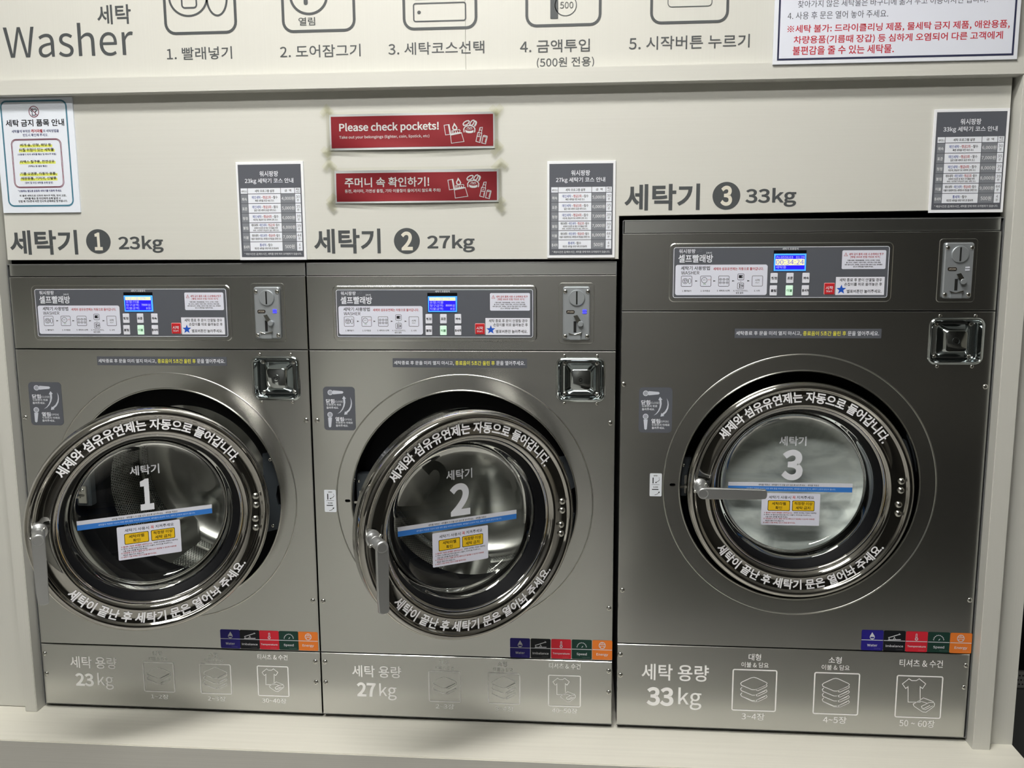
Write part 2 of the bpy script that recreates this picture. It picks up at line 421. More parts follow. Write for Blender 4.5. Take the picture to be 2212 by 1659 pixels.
# dark perforated cabinet standing beyond the end of the wall
cb = bpy.data.objects.new('cabinet', None); COL.objects.link(cb); cb.location = (2.7, .5, ZF); WLOC['cabinet'] = Vector(cb.location)
tag(cb, 'dark grey metal cabinet with a perforated band, beyond the right end of the beige wall', 'cabinet')
M_dg = mat('dark_grey_metal', (74, 76, 78), .5, .3)
za = at(2200, 1488, .16)[1]; zb_ = at(2200, 1452, .16)[1]
box('lower_panel', 2.19, 3.3, .16, .8, ZF, za, M_dg, cb, .002)
box('vent_band', 2.19, 3.3, .163, .8, za+.001, zb_, mat('vent_metal', (120, 121, 122), .5, .3), cb)
box('upper_panel', 2.19, 3.3, .17, .8, zb_+.001, 1.9, M_black, cb)
s = Sheet(lambda x, y: (x, -y))
for i in range(40):
    for j in range(3): s.disc(2.196+i*.0075+(j % 2)*.00375, -(za+.010+j*.0105), .0022, M_void, 1, n=8)
s.build('vent_hole', cb, .163)['kind'] = 'stuff'

# ceiling lamps, above and behind the camera
def lamp(x, y, w_, d_, label):
    t = bpy.data.objects.new('ceiling_light', None); COL.objects.link(t); t.location = (x, y, ZC); WLOC[t.name] = Vector(t.location)
    tag(t, label, 'lamp', 'ceiling lamps of the laundry')
    box('frame', x-w_/2-.015, x+w_/2+.015, y-d_/2-.015, y+d_/2+.015, ZC-.02, ZC, mat('lamp_frame', (210, 210, 208), .4), t)
    box('diffuser', x-w_/2, x+w_/2, y-d_/2, y+d_/2, ZC-.024, ZC-.0205, M_glow, t)
lamp(.8, -1.15, 1.3, .32, 'long white ceiling lamp in front of the machines')
lamp(.8, -2.35, 1.3, .32, 'white ceiling lamp at the back of the laundry room')
# dark table added out of view, to darken reflections in the right machine
tb = bpy.data.objects.new('table', None); COL.objects.link(tb); tb.location = (3.0, -2.3, ZF); WLOC['table'] = Vector(tb.location)
tag(tb, 'added unseen dark table behind the camera on the right, darkening the steel reflections', 'table')
M_tab = mat('table_dark', (62, 60, 56), .5)
box('tabletop', 1.38, 4.4, -3.0, -1.25, .38, .42, M_tab, tb, .003)
for tx in (1.43, 4.35):
    for ty in (-2.95, -1.3): box('leg', tx-.03, tx+.03, ty-.03, ty+.03, ZF, .38, M_tab, tb)
box('front_board', 1.42, 4.33, -1.33, -1.30, ZF+.05, .38, M_tab, tb)

# ================================================================== THE MACHINES
c_ph = crop(1, 0, 0)
K5 = crop(4.9156, 720, 615)
KC = K5(1070, 306); KW = K5(2118, 306)[0]-K5(22, 306)[0]
def icon_shirt(s, x, y, w_, col, lay, lw):
    P = [(-.5, -.28), (-.22, -.5), (-.1, -.42), (.1, -.42), (.22, -.5), (.5, -.28), (.36, -.08), (.26, -.16), (.26, .5), (-.26, .5), (-.26, -.16), (-.36, -.08)]
    s.line([(x+a*w_, y+b*w_) for a, b in P], lw, col, lay, True)
def control_panel(mc, ctr, pw, i):
    k = pw/KW
    off = (ctr[0]-KC[0]*k, ctr[1]-KC[1]*k)
    def sh(): return Sheet(K5, off, k).setlw(1000, 300)
    T = sh(); W_, H_ = T.jac(1070, 306)
    cx, cz = ctr
    cw, ch = 2096*W_, 512*H_
    # pressed rim round the plate
    me = plate(rr(cx, cz, cw+.010, ch+.012, .009), rr(cx, cz, cw+.014, ch+.016, .011), [rr(cx, cz, cw+.0005, ch+.0005, .006)], .003, -.0014, .0009)
    link('panel_rim', me, mc, mats=[M_steel])
    me = plate(rr(cx, cz, cw-.001, ch-.001, .005), rr(cx, cz, cw, ch, .0055), [], .003, -.0018, .0006)
    cp = link('control_panel', me, mc, mats=[flat(GREY, .4)])
    Y = -.0018
    s = sh(); s.box(1070, 305, 2082, 506, WHITE, 1, 22, 5)
    s.text('워시팡팡', 162, 92, 160, 42, WHITE, 1, .01); s.disc(265, 98, 9, flat((110, 113, 122)), 1, stroke=3); s.disc(292, 86, 13, flat((110, 113, 122)), 1, stroke=3)
    s.text('24시', 372, 108, 54, 20, WHITE, 1, .01); s.text('셀프빨래방', 247, 165, 335, 80, WHITE, 1, .014, 3)
    s.text('세탁기 조종장치', 1160, 72, 156, 21, WHITE, 1, .012)
    PL = (214, 217, 232)
    s.box(505, 378, 890, 302, PL, 1, 22)
    s.text('세탁기 사용방법', 250, 260, 280, 42, INK, 2, .012); s.text('세제와 섬유유연제는 자동으로 들어갑니다.', 667, 268, 488, 30, RED, 2, .014); s.text('WASHER', 203, 307, 176, 33, INK, 2, .004, 3)
    for x, y, q in ((171, 390, 106), (357, 390, 106), (532, 390, 106), (857, 390, 106), (695, 348, 64), (697, 438, 64)): s.box(x, y, q, q, INK, 2, 11, 4)
    for x in (265, 440, 623, 770): s.poly([(x-13, 380), (x+16, 388), (x-13, 396), (x-7, 388)], INK, 2)
    s.disc(158, 388, 28, INK, 2, stroke=4); s.disc(201, 388, 15, INK, 2, ry=27, stroke=4); icon_shirt(s, 158, 388, 30, INK, 2, 4)
    s.disc(343, 380, 29, INK, 2, stroke=4); s.text('동작', 343, 378, 24, 14, INK, 2); s.text('잠김', 391, 375, 24, 12, RED, 2); s.text('열림', 347, 418, 24, 12, (30, 130, 60), 2)
    for x in (500, 532, 565):
        for y in (373, 405): s.disc(x, y, 13, INK, 2, stroke=3, n=16); s.box(x, y, 15, 5, INK, 2)
    s.box(695, 346, 40, 30, INK, 2); s.box(708, 346, 5, 18, PL, 3); s.text('&', 697, 394, 9, 12, INK, 2)
    s.box(686, 438, 6, 44, INK, 2); s.disc(703, 438, 19, INK, 2, stroke=4, n=20); s.box(706, 438, 22, 8, INK, 2)
    s.text('시작', 857, 382, 46, 22, INK, 2, .01); s.text('Start', 857, 406, 38, 13, INK, 2)
    for st, x, y, q in (('1. 빨래넣기', 177, 486, 88), ('2. 도어잠금', 357, 486, 90), ('3. 세탁코스선택', 531, 485, 124), ('4. 키오스크(카드),', 700, 487, 142), ('동전 결제', 690, 508, 70), ('5. 시작', 858, 487, 56)):
        s.text(st, x, y, q, 18, INK, 2, .012)
    s.box(1877, 182, 425, 187, PL, 1, 14)
    s.line([(1683, 145), (1700, 113), (1717, 145)], 3, RED, 2, True); s.box(1700, 132, 3, 14, RED, 2)
    s.text('세탁 금지 품목 사용 시 손해배상 청구', 1897, 127, 334, 24, RED, 2, .012); s.text('[형법 366조 민법 750조 의거]', 1887, 156, 285, 24, RED, 2, .012)
    for st, y, q in (('기름오염류, 애완동물용품, 기저귀, 오리류, 가죽류,', 190, 320), ('울 100%, 신발류, 자동차 매트, 세차/청소 관련 용품,', 211, 336), ('세탁 절대 금지. 세제솜, 인형 등 터질 위험이 있는 세탁물은', 232, 366), ('반드시 세탁망을 이용해 주세요.', 252, 196)):
        s.text(st, 1875, y, q, 16, INK, 2, .014)
    s.box(1853, 443, 472, 180, (222, 224, 236), 1, 3)
    st = [(1674+50*math.sin(PI*q/5)*(1 if q % 2 == 0 else .42), 478-50*math.cos(PI*q/5)*(1 if q % 2 == 0 else .42)) for q in range(10)]
    s.poly(st, (28, 84, 190), 2)
    s.text('세탁 종료 후 문이 안열릴 경우', 1858, 383, 412, 34, INK, 2, .01); s.text('손잡이를 위로 올려놓은 후', 1883, 426, 366, 33, INK, 2, .01); s.text('별표버튼만 눌러주세요.', 1896, 496, 336, 35, INK, 2, .01)
    s.build('panel_print', cp, Y)
    # display: bezel, lit screen, characters
    def solid(name, x, y, w_, h_, col, d0, d1, r=0, par=cp, bev=.0006):
        u, v = T.M(x, y); jx, jz = T.jac(x, y); a, b = w_*jx, h_*jz
        me = plate(rr(u, v, a-bev*2, b-bev*2, max(0, r*jx-bev)), rr(u, v, a, b, r*jx), [], d1-d0, d0, bev)
        return link(name, me, par, mats=[flat(col) if isinstance(col, tuple) else col])
    solid('display_bezel', 1160, 190, 316, 208, M_black, -.0030, -.0016, 4)
    d = solid('display', 1162, 206, 312, 172, flat((70, 150, 255), .3, .9), -.0036, -.0026, 3)
    s = sh(); SB = flat((36, 26, 225), .3, .75); CR = flat((214, 212, 160), .3, .8); CH = flat((150, 150, 250), .3, .8)
    s.box(1161, 206, 284, 140, SB, 1)
    if i < 2:
        s.box(1161, 152, 276, 34, CR, 2); s.text('프로그램 선택', 1137, 152, 212, 28, flat((130, 130, 200), .3, .6), 3)
        s.text('유형:이불', 1100, 187, 145, 28, CH, 2, -.0)
        s.text('청구금액:', 1101, 221, 146, 27, CH, 2); s.text('7000' if i == 0 else '8000', 1230, 219, 66, 22, CH, 2, .02); s.text('원', 1281, 221, 26, 27, CH, 2)
        s.text('지불금액:', 1101, 255, 146, 27, CH, 2); s.text('0', 1254, 255, 16, 22, CH, 2, .02); s.text('원', 1281, 255, 26, 27, CH, 2)
    else:
        s.text('Pr:05St:03', 1108, 156, 160, 24, CH, 2, .01); s.text('01:29', 1258, 156, 82, 24, CH, 2, .01)
        s.box(1161, 204, 280, 62, CR, 2); s.text('00:34:24', 1161, 204, 268, 46, flat((70, 60, 200), .3, .5), 3, .0, 4)
        s.text('세탁중', 1076, 254, 100, 28, CH, 2)
    s.build('display_characters', cp, -.0036)
    bl = [['청정', '표준', '쾌속'], ['불림', '이불', '통세척']]
    for a, x in enumerate((1017, 1171, 1326)):
        for b, y in enumerate((362, 485)):
            lit = bl[b][a] == '이불'
            o = solid('program_button', x, y, 70, 101, flat((205, 240, 218) if lit else (222, 224, 236), .4, .25 if lit else 0), -.0030, -.0016, 7)
            if lit: o['label'] = 'program button lit pale green'
            s = sh(); s.text(bl[b][a], x, y, 66 if b and a == 2 else 54, 27, (34, 110, 60) if lit else INK, 1, .012); s.build('button_print', cp, -.0030)
    solid('start_button_frame', 1559, 470, 106, 118, (214, 150, 150), -.0024, -.0016, 9)
    o = solid('start_button', 1559, 470, 96, 108, (190, 32, 40), -.0032, -.0020, 7); o['label'] = 'red start button'
    s = sh(); s.text('시작', 1557, 460, 70, 34, WHITE, 1, .012); s.text('Start', 1557, 493, 60, 19, WHITE, 1, .004, 3); s.build('button_print', cp, -.0032)

def coin_acceptor(mc, cx, cz, w_, h_, i):
    me = plate(rr(cx, cz, w_+.016, h_+.014, .006), rr(cx, cz, w_+.018, h_+.016, .007), [rr(cx, cz, w_+.001, h_+.001, .004)], .002, -.0014, .0012)
    link('coin_rim', me, mc, mats=[M_steel])
    mp = mat('cast_coin_plate', (176, 182, 188), .42, .7)
    me = plate(rr(cx, cz, w_-.004, h_-.004, .0035), rr(cx, cz, w_, h_, .005), [], .009, -.008, .002)
    ca = link('coin_acceptor', me, mc, mats=[mp]); ux, uz = w_/172, h_/335
    P = lambda x, y: (cx+(x-86)*ux, cz-(y-167)*uz)
    x, z = P(88, 69); me = lathe([(.0165, -.008), (.0165, -.0105), (.0155, -.0115), (.006, -.0115)], 40, x, 0, z, True); link('coin_disc', me, ca, mats=[mp], smooth=.6)
    box('coin_slot', x-.0016, x+.0016, -.0119, -.0112, z-.0135, z+.0135, M_void, ca)
    x, z = P(48, 157); me = plate(rr(x, z, .017, .0065, .003), rr(x, z, .0175, .007, .0033), [], .001, -.009, .0003); link('maker_badge', me, ca, mats=[flat((38, 30, 26))])
    s = Sheet(lambda a, b: (a, -b)); s.text('JY133A', x, -z, .0135, .0034, (196, 190, 178), 1, .01); s.build('badge_print', ca, -.009)
    x, z = P(138, 155)
    for dz in (.0022, -.0026): box('indicator', x-.004, x+.004, -.0092, -.0078, z+dz-.0015, z+dz+.0015, flat((60, 60, 255), .3, 1.6) if i < 2 else flat((205, 208, 220)), ca)
    x, z = P(77, 252); box('return_slot', x-.0028, x+.0028, -.0086, -.0078, z-.0115, z+.0115, M_void, ca)
    # reject lever
    x, z = P(112, 232); dx, dz = (-.0105, .0175) if i < 2 else (-.010, .0155)
    V, F = [], []
    for yy in (-.015, -.012):
        for q in ((x-.0045, z-.002), (x+.003, z+.003), (x+dx+.004, z+dz+.001), (x+dx-.004, z+dz-.001)): V.append((q[0], yy, q[1]))
    F = [(0, 1, 2, 3), (4, 7, 6, 5), (0, 4, 5, 1), (1, 5, 6, 2), (2, 6, 7, 3), (3, 7, 4, 0)]
    link('reject_lever', pymesh(V, F), ca, mats=[M_bolt])
    me = lathe([(.0058, -.008), (.0058, -.0155), (.005, -.0165)], 20, x, 0, z, True); link('lever_pivot', me, ca, mats=[mp], smooth=.6)
    x, z = P(78, 312); me = boxmesh(x-.0115, x+.0115, -.0115, -.007, z-.0075, z+.006, .001); link('coin_chute', me, ca, mats=[mp])
    me = plate([(x-.0135, z+.0075), (x-.002, z+.004), (x+.0135, z+.0085), (x+.0115, z+.005), (x-.0115, z+.004)], [(x-.014, z+.008), (x-.002, z+.0045), (x+.014, z+.009), (x+.0115, z+.0045), (x-.0115, z+.0035)], [], .004, -.0135, .0003); link('chute_lip', me, ca, mats=[M_bolt])
    for q in ((15, 30), (158, 30), (15, 312), (155, 312)): xx, zz = P(*q); dome('screw', xx, -.008, zz, .0045, M_bolt, ca, hexsocket=False)

def socket(mc, cx, cz, w_, h_):
    """pressed square well with a stepped boss, a nozzle and eight screws; its opening is cut in the front panel"""
    def loop(w2, h2, r, y): return [(x, y, z) for x, z in rr(cx, cz, w2, h2, r, 5)]
    R_ = [loop(w_+.012, h_+.012, .016, -.0002), loop(w_+.008, h_+.008, .014, -.003), loop(w_+.003, h_+.003, .012, -.0036), loop(w_-.002, h_-.002, .010, -.001),
          loop(w_-.006, h_-.006, .008, .018), loop(w_-.010, h_-.010, .007, .021), loop(w_-.016, h_-.016, .005, .021), loop(w_-.0175, h_-.0175, .005, .0185), loop(w_-.021, h_-.021, .004, .018),
          loop(.064, .066, .010, .018), loop(.061, .063, .010, .0165), loop(.043, .044, .008, -.001), loop(.040, .041, .007, -.002)]
    n = len(R_[0]); V = [v for l in R_ for v in l]; F = []
    for a in range(len(R_)-1):
        for i in range(n): j = (i+1) % n; F.append((a*n+i, a*n+j, (a+1)*n+j, (a+1)*n+i))
    F.append(tuple((len(R_)-1)*n+i for i in range(n)))
    so = link('square_socket', pymesh(V, F), mc, mats=[M_chromed], smooth=.9)
    me = lathe([(.0085, -.002), (.0085, -.0035), (.006, -.0035), (.0055, .002), (.004, .002), (.004, -.002), (.0022, -.002), (.002, .001)], 24, cx, 0, cz, True)
    link('nozzle', me, so, mats=[M_chromed], smooth=.6)
    for sx in (-1, 1):
        for sz in (-1, 1): dome('screw', cx+sx*.034, .018, cz+sz*.033, .0045, M_bolt, so)
    for sx in (-1, 1):
        for sz in (-1, 1): dome('screw', cx+sx*.034, 0, cz+sz*(h_/2+.0095), .0036, M_bolt, mc, hexsocket=False)

def strip_sticker(mc, xc, yc, w_, h_):
    s = Sheet(c_ph); s.box(xc, yc, w_, h_, GREY, 0); f = lambda a: xc-w_/2+a*w_; k = h_/19.5
    for st, a, b, col in (('세탁종료 후 문을 미리 열지 마시고,', .012, .458, WHITE), ('종료음이 5초간 울린 후', .469, .763, (232, 228, 70)), ('문을 열어주세요.', .774, .988, WHITE)):
        s.text(st, (f(a)+f(b))/2, yc, (b-a)*w_, 9.6*k, col, 1, .008)
    s.build('notice_sticker', mc)
def handle_sticker(mc, xc, yc, w_, h_):
    q = w_/443.; M = lambda x, y: c_ph(xc+(x-343)*q, yc+(y-405)*h_/603.)
    s = Sheet(M).setlw(343, 405); s.box(343, 405, 443, 603, GREY, 0, 50)
    LG = (196, 200, 212); DG = (96, 99, 108)
    s.disc(214, 181, 37, LG, 1); s.disc(214, 181, 24, DG, 2, stroke=5); s.disc(214, 181, 15, (150, 153, 165), 2)
    s.poly([(252, 152), (385, 163), (400, 180), (385, 196), (252, 208), (244, 180)], LG, 1)
    s.disc(212, 489, 37, LG, 1); s.disc(212, 489, 24, DG, 2, stroke=5); s.disc(212, 489, 15, (150, 153, 165), 2)
    s.poly([(184, 528), (240, 528), (228, 655), (212, 667), (195, 655)], LG, 1)
    s.text('닫힘', 213, 302, 116, 60, WHITE, 1, .016, 3); s.text('(CLOSE)', 336, 310, 122, 34, WHITE, 1); s.text('누르면서 위로', 265, 351, 206, 31, WHITE, 1, .008); s.text('돌려주세요.', 248, 393, 170, 31, WHITE, 1, .008)
    s.text('열림', 345, 551, 116, 60, WHITE, 1, .016, 3); s.text('(OPEN)', 461, 558, 110, 34, WHITE, 1); s.text('누르면서 아래로', 412, 601, 238, 31, WHITE, 1, .008); s.text('돌려주세요.', 380, 641, 172, 31, WHITE, 1, .008)
    def arrow(P, wd, head):
        n = len(P)
        Lp = []; Rp = []
        for i, p in enumerate(P):
            a = Vector(P[max(i-1, 0)]); b = Vector(P[min(i+1, n-1)]); t = (b-a).normalized(); nn = Vector((-t.y, t.x)); o = nn*wd*(i/(n-1))**.6/2
            Lp.append(tuple(Vector(p)+o)); Rp.append(tuple(Vector(p)-o))
        t = (Vector(P[-1])-Vector(P[-2])).normalized(); nn = Vector((-t.y, t.x)); e = Vector(P[-1])
        s.poly(Lp[1:]+[tuple(e+nn*head), tuple(e+t*head*1.5), tuple(e-nn*head)]+Rp[::-1], LG, 1)
    arrow([(315, 478), (355, 452), (385, 415), (405, 370), (414, 320), (408, 270)], 26, 28)
    arrow([(492, 245), (508, 290), (511, 335), (503, 380), (480, 425), (440, 462)], 26, 28)
    s.build('handle_sticker', mc)
def small_sticker(mc, xc, yc, w_, h_):
    q = w_/161.; M = lambda x, y: c_ph(xc+(x-346)*q, yc+(y-1396)*h_/303.)
    s = Sheet(M).setlw(346, 1396); s.box(346, 1396, 161, 303, (216, 221, 230), 0, 14)
    s.text('OPEN', 343, 1275, 54, 18, INK, 1, .03); s.box(311, 1338, 14, 78, INK, 1); s.line([(399, 1322), (385, 1345), (345, 1366)], 6, INK, 1); s.poly([(336, 1368), (352, 1352), (358, 1374)], INK, 1); s.disc(392, 1306, 5, INK, 1, n=8)
    s.box(344, 1392, 104, 4, INK, 1); s.text('CLOSE', 344, 1425, 66, 18, INK, 1, .03); s.box(340, 1457, 88, 12, INK, 1)
    s.line([(332, 1528), (365, 1520), (392, 1494)], 6, INK, 1); s.poly([(400, 1482), (376, 1492), (394, 1508)], INK, 1)
    s.build('open_close_sticker', mc)
def feature_labels(mc, c0_, c1_, w_, h_):
    cols = ((34, 26, 128), (10, 14, 22), (200, 34, 52), (18, 54, 46), (222, 120, 44)); tx = ('Water', 'Imbalance', 'Temperature', 'Speed', 'Energy'); sb = ('Saving', 'Control', 'Control', 'Adjustable', 'Saving')
    wd = (190, 330, 350, 210, 240); q = w_/412.; LC = (206, 208, 216)
    for a in range(5):
        x = c0_[0]+(c1_[0]-c0_[0])*a/4; y = c0_[1]+(c1_[1]-c0_[1])*a/4
        s = Sheet(lambda X_, Y_: c_ph(x+X_*q, y+Y_*h_/392.)).setlw(0, 0)
        s.box(0, 0, 412, 392, cols[a], 0, 28); s.box(0, -4, 408, 12, LC, 1)
        s.text(tx[a], 0, 96, wd[a], 62 if a in (3, 4) else 46, LC, 1, .014, 3); s.text(sb[a], 90, 162, 160 if a == 3 else 120, 30, tuple(int(v*.6+80) for v in cols[a]), 1)
        if a == 0: s.poly([(0, -155)]+[(48*math.cos(t), -62+48*math.sin(t)) for t in [math.radians(-25+i*23) for i in range(11)]], LC, 1); s.box(0, -52, 70, 26, cols[0], 2, 8)
        if a == 1: s.line([(-115, -62), (105, -130)], 16, LC, 1); s.line([(-120, -25), (120, -25)], 16, LC, 1); s.line([(-22, -28), (0, -72), (22, -28)], 11, LC, 1); s.line([(-110, -62), (-90, -30)], 12, LC, 1); s.poly([(85, -150), (122, -128), (96, -112)], LC, 1)
        if a == 2: s.box(0, -100, 34, 110, LC, 1, 17, 10); s.disc(0, -52, 30, LC, 1); s.disc(0, -52, 14, cols[2], 2)
        if a == 3:
            s.line([(95*math.cos(math.radians(t)), -40-95*math.sin(math.radians(t))) for t in range(0, 181, 15)], 9, LC, 1); s.line([(0, -40), (26, -68)], 14, LC, 1)
            for t in range(10, 180, 20): s.line([(95*math.cos(math.radians(t)), -40-95*math.sin(math.radians(t))), (110*math.cos(math.radians(t)), -40-110*math.sin(math.radians(t)))], 6, LC, 1)
        if a == 4: s.disc(0, -92, 70, LC, 1, stroke=13); s.box(0, -112, 120, 12, LC, 1); s.line([(-38, -30), (-38, -78), (38, -78), (38, -30)], 10, LC, 1); s.line([(-15, -128), (0, -140), (15, -128)], 8, LC, 1)
        s.build('feature_label', mc)
LW = (250, 250, 251)
def towels(s, x, y, u, n):
    """pile of n folded towels drawn in outline; u = frame width"""
    if s.small: u = u*.8
    sp = (.155, .152, .136)[n-2]*u; y0 = y-(.09, .155, .21)[n-2]*u; lw = s.tw
    def P(L_, dy): return [(x+a*u, y0+dy+b*u) for a, b in L_]
    s.line(P([(.36, -.01), (.37, -.035), (.33, -.065), (.08, -.18), (0, -.20), (-.08, -.185), (-.33, -.07), (-.37, -.03), (-.35, .02), (-.05, .145), (.03, .145), (.33, .0)], 0), lw, LW, 1)
    for k in range(n):
        dy = k*sp
        s.line(P([(.33, .0), (.37, .03), (.35, .062), (.12, .172), (.07, .165), (.08, .13), (.32, .025)], dy), lw*.8, LW, 1)
        if k: s.line(P([(-.33, -.075), (-.37, -.03), (-.35, .02), (-.05, .145), (.03, .145)], dy), lw, LW, 1)
        s.line(P([(.36, -.01), (.33, .0), (.05, .14)], dy), lw*.8, LW, 1)
    dy = (n-1)*sp
    s.line(P([(-.33, .035), (-.05, .165), (.02, .175), (.12, .172)], dy), lw*.7, LW, 1)
def capacity(mc, sc_, ox, oy, kg, a, b, c, cols, lwpx):
    M = crop(sc_, ox, oy)
    s = Sheet(M).setlw(a[0], a[1]); s.text('세탁 용량', *a, LW, 1, .01, 4); s.text(kg, *b, LW, 1, .03, 5); s.text('kg', *c, LW, 1, .005, 5); s.build('capacity_lettering', mc)
    for j, (t1, t2, bx, cap, n) in enumerate(cols):
        s = Sheet(M).setlw(bx[0], bx[1])
        s.text(('대형', '소형', '티셔츠 & 수건')[j], *t1, LW, 1, .006, 3)
        if t2: s.text('이불 & 담요', *t2, LW, 1, .004, 3)
        s.box(bx[0], bx[1], bx[2], bx[3], LW, 1, 12, lwpx); s.tw = lwpx*.52; s.small = sc_ < 3
        if n: towels(s, bx[0]-2, bx[1]-2, bx[2], n)
        else:
            u = bx[2]; icon_shirt(s, bx[0]-.10*u, bx[1]-.14*u, .50*u, LW, 1, lwpx*.55)
            x, y = bx[0], bx[1]; P = lambda L_: [(x+p*u, y+q*u) for p, q in L_]
            s.line(P([(-.06, .12), (.10, .02), (.31, .10), (.34, .15), (.33, .20), (.15, .33), (.08, .32), (-.10, .20), (-.12, .15), (-.06, .12)]), lwpx*.5, LW, 1)
            s.line(P([(.31, .12), (.22, .12), (.06, .20), (.07, .24), (.12, .24), (.24, .18)]), lwpx*.5, LW, 1); s.line(P([(.08, .26), (.14, .27), (.30, .19)]), lwpx*.5, LW, 1)
            s.line(P([(.0, .08), (.20, .14)]), lwpx*.5, LW, 1)
        s.text(cap[0], *cap[1:], LW, 1, .008, 3); s.build('load_pictogram', mc)

def make_door(mc, i, cx, cy, cz, th, lever):
    prof = [(.168, .030), (.226, .030), (.2305, .026), (.2308, 0), (.2300, -.008), (.2270, -.0145), (.2225, -.0185), (.2180, -.0190), (.2145, -.0170), (.2125, -.0138), (.2110, -.0130),
            (.2000, -.0136), (.1885, -.0130), (.1868, -.0138), (.1840, -.0142), (.1805, -.0130), (.1770, -.0100), (.1738, -.0060), (.1715, -.0015), (.1702, .0040), (.1695, .010)]
    me = lathe(prof, 160, closed=True)
    me.materials.append(M_chrome); me.polygons.foreach_set('use_smooth', [True]*len(me.polygons)); me.set_sharp_from_angle(angle=1.1)
    d = bpy.data.objects.new('door', me); COL.objects.link(d); d.parent = mc
    d.rotation_euler = (0, 0, th); d.location = Vector((cx, cy, cz))-WLOC[mc.name]
    LOCALC[d.name] = Vector((0, 0, 0)); WLOC[d.name] = Vector((cx, cy, cz))
    f = 'local'
    link('gasket', lathe([(.1706, .002), (.1695, .004), (.1675, .008), (.1655, .017), (.1650, .018), (.1632, .026), (.1613, .031), (.1613, .040), (.168, .040)], 128, closed=False), d, f, [M_black], .6)
    link('glass', lathe([(.1612, .031), (.001, .0308)], 96), d, f, [M_glass])
    link('glass_bowl', lathe([(.1610, .0325), (.1595, .043), (.1560, .050), (.1530, .064), (.1470, .071), (.126, .078), (.080, .083), (.040, .085), (.001, .0855)], 96), d, f, [M_glassb], 1.2)
    link('bowl_collar', lathe([(.168, .040), (.166, .046), (.1630, .048), (.1618, .041)], 96), d, f, [M_black], 1.2)
    # lettering round the ring
    def arc(name, st, r, h, mid, span, top):
        v, F, _ = glyphs(st, .022, 3); P = []
        for a, b in v:
            if top: t = mid-a*span; q = r+b*h
            else: t = mid+a*span; q = r-b*h
            P.append((q*math.cos(t), -.0138-.0003, q*math.sin(t)))
        link(name, pymesh(P, F), d, f, [flat((232, 233, 238), .5)])
    R_ = math.radians
    arc('ring_lettering', '세제와 섬유유연제는 자동으로 들어갑니다.', .1985, .0225, R_(89.3), R_(112.5), True)
    arc('ring_lettering', '세탁이 끝난 후 세탁기 문은 열어놔 주세요.', .1995, .0225, R_(271.5), R_(110), False)
    NM = flat((212, 214, 222), .5)
    Mi = lambda x, y: (x, -y)
    s = Sheet(Mi); s.w0 = .0004
    s.text('세탁기', -.009, -.098, .056, .020, NM, 1, .014, 4); s.text(str(i+1), -.008, -.0465, .0436 if i else .026, .066, NM, 1, .035, 8); s.build('glass_number', d, .0305, f)
    s = Sheet(Mi).setlw(0, 0); s.w0 = .0004
    s.box(-.011, -.0040, .257, .0085, (206, 208, 220), 0); s.box(-.011, .0056, .257, .0108, (52, 118, 200), 0)
    s.text('세탁물 적정선 - 세탁물이 이 선을 넘지 않도록 넣어주세요. - 세탁물 적정선', -.014, -.0030, .125, .0040, INK, 1, .008)
    s.text('세탁물이 적정량 이상이 되면 세탁 품질 저하의 원인이되며, 세탁물의 손상이 가고, 세탁기 고장의 원인이 됩니다.', -.009, .0054, .185, .0040, (196, 214, 240), 1)
    s.build('fill_line_sticker', d, .0305, f)
    q = .121/1290; M6 = lambda x, y: (-.008+(x-690)*q, -.050-(y-640)*q)
    s = Sheet(M6).setlw(600, 600); s.w0 = .0004
    s.box(690, 640, 1290, 745, (214, 216, 232), 1, 24)
    s.text('세탁기 사용시', 445, 362, 490, 72, INK, 2, .008); s.text('꼭', 757, 362, 68, 72, (200, 40, 40), 2, .01); s.text('지켜주세요', 1010, 357, 380, 72, INK, 2, .008)
    for x, y in ((430, 555), (970, 553)): s.box(x, y, 495, 242, (30, 24, 12), 2, 26); s.box(x, y, 470, 218, YEL, 3, 20)
    for st, x, y, w_ in (('세탁라벨', 430, 508, 310), ('확인', 427, 605, 146), ('적정량 이상', 970, 500, 400), ('세탁 금지', 965, 600, 326)): s.text(st, x, y, w_, 74, (26, 22, 14), 4, .012)
    for st, x, y, w_, c in (('※ 물세탁 가능한 세탁물만 세탁하십시오.', 425, 723, 635, RED), ('세제와 유연제는 무료로 자동투입', 1012, 718, 500, INK), ('※ 주머니 속 물건(날카로운 물건이나 쇠붙이, 라이터)을 꺼내주시고,', 630, 773, 1050, INK),
                          ('가동 전후 내부를 확인해 주세요.', 390, 820, 500, INK), ('※ 적정용량 외 운수시 품질 저하 및 세탁사고가 발생될 수 있으며 이에따른', 665, 862, 1130, RED), ('책임은 절대 지지 않습니다.', 350, 910, 420, INK), ('※ 세탁기 사용 후에는 반드시 문을 열어두세요.', 455, 955, 720, RED)):
        s.text(st, x, y, w_, 36, c, 2, .012)
    s.build('warning_sticker', d, .0305, f)
    for x, z in ((.2010, .026), (.2010, .007), (.1985, -.023), (.1985, -.042)): dome('bolt', x, -.0130, z, .0072, M_bolt, d, f, .7, False)
    # lever handle on its hub
    hx, hz = -.205, .010
    link('hub', lathe([(.016, -.013), (.0155, -.017), (.0112, -.019), (.0112, -.040), (.0108, -.0405), (.0108, -.042), (.0114, -.0425), (.0114, -.066), (.0108, -.068)], 40, hx, 0, hz, True), d, f, [M_satin], .6)
    ca, sa = math.cos(lever), math.sin(lever)
    def rot(a, b): return (hx+a*ca-b*sa, hz+a*sa+b*ca)
    O0, O1 = [], []
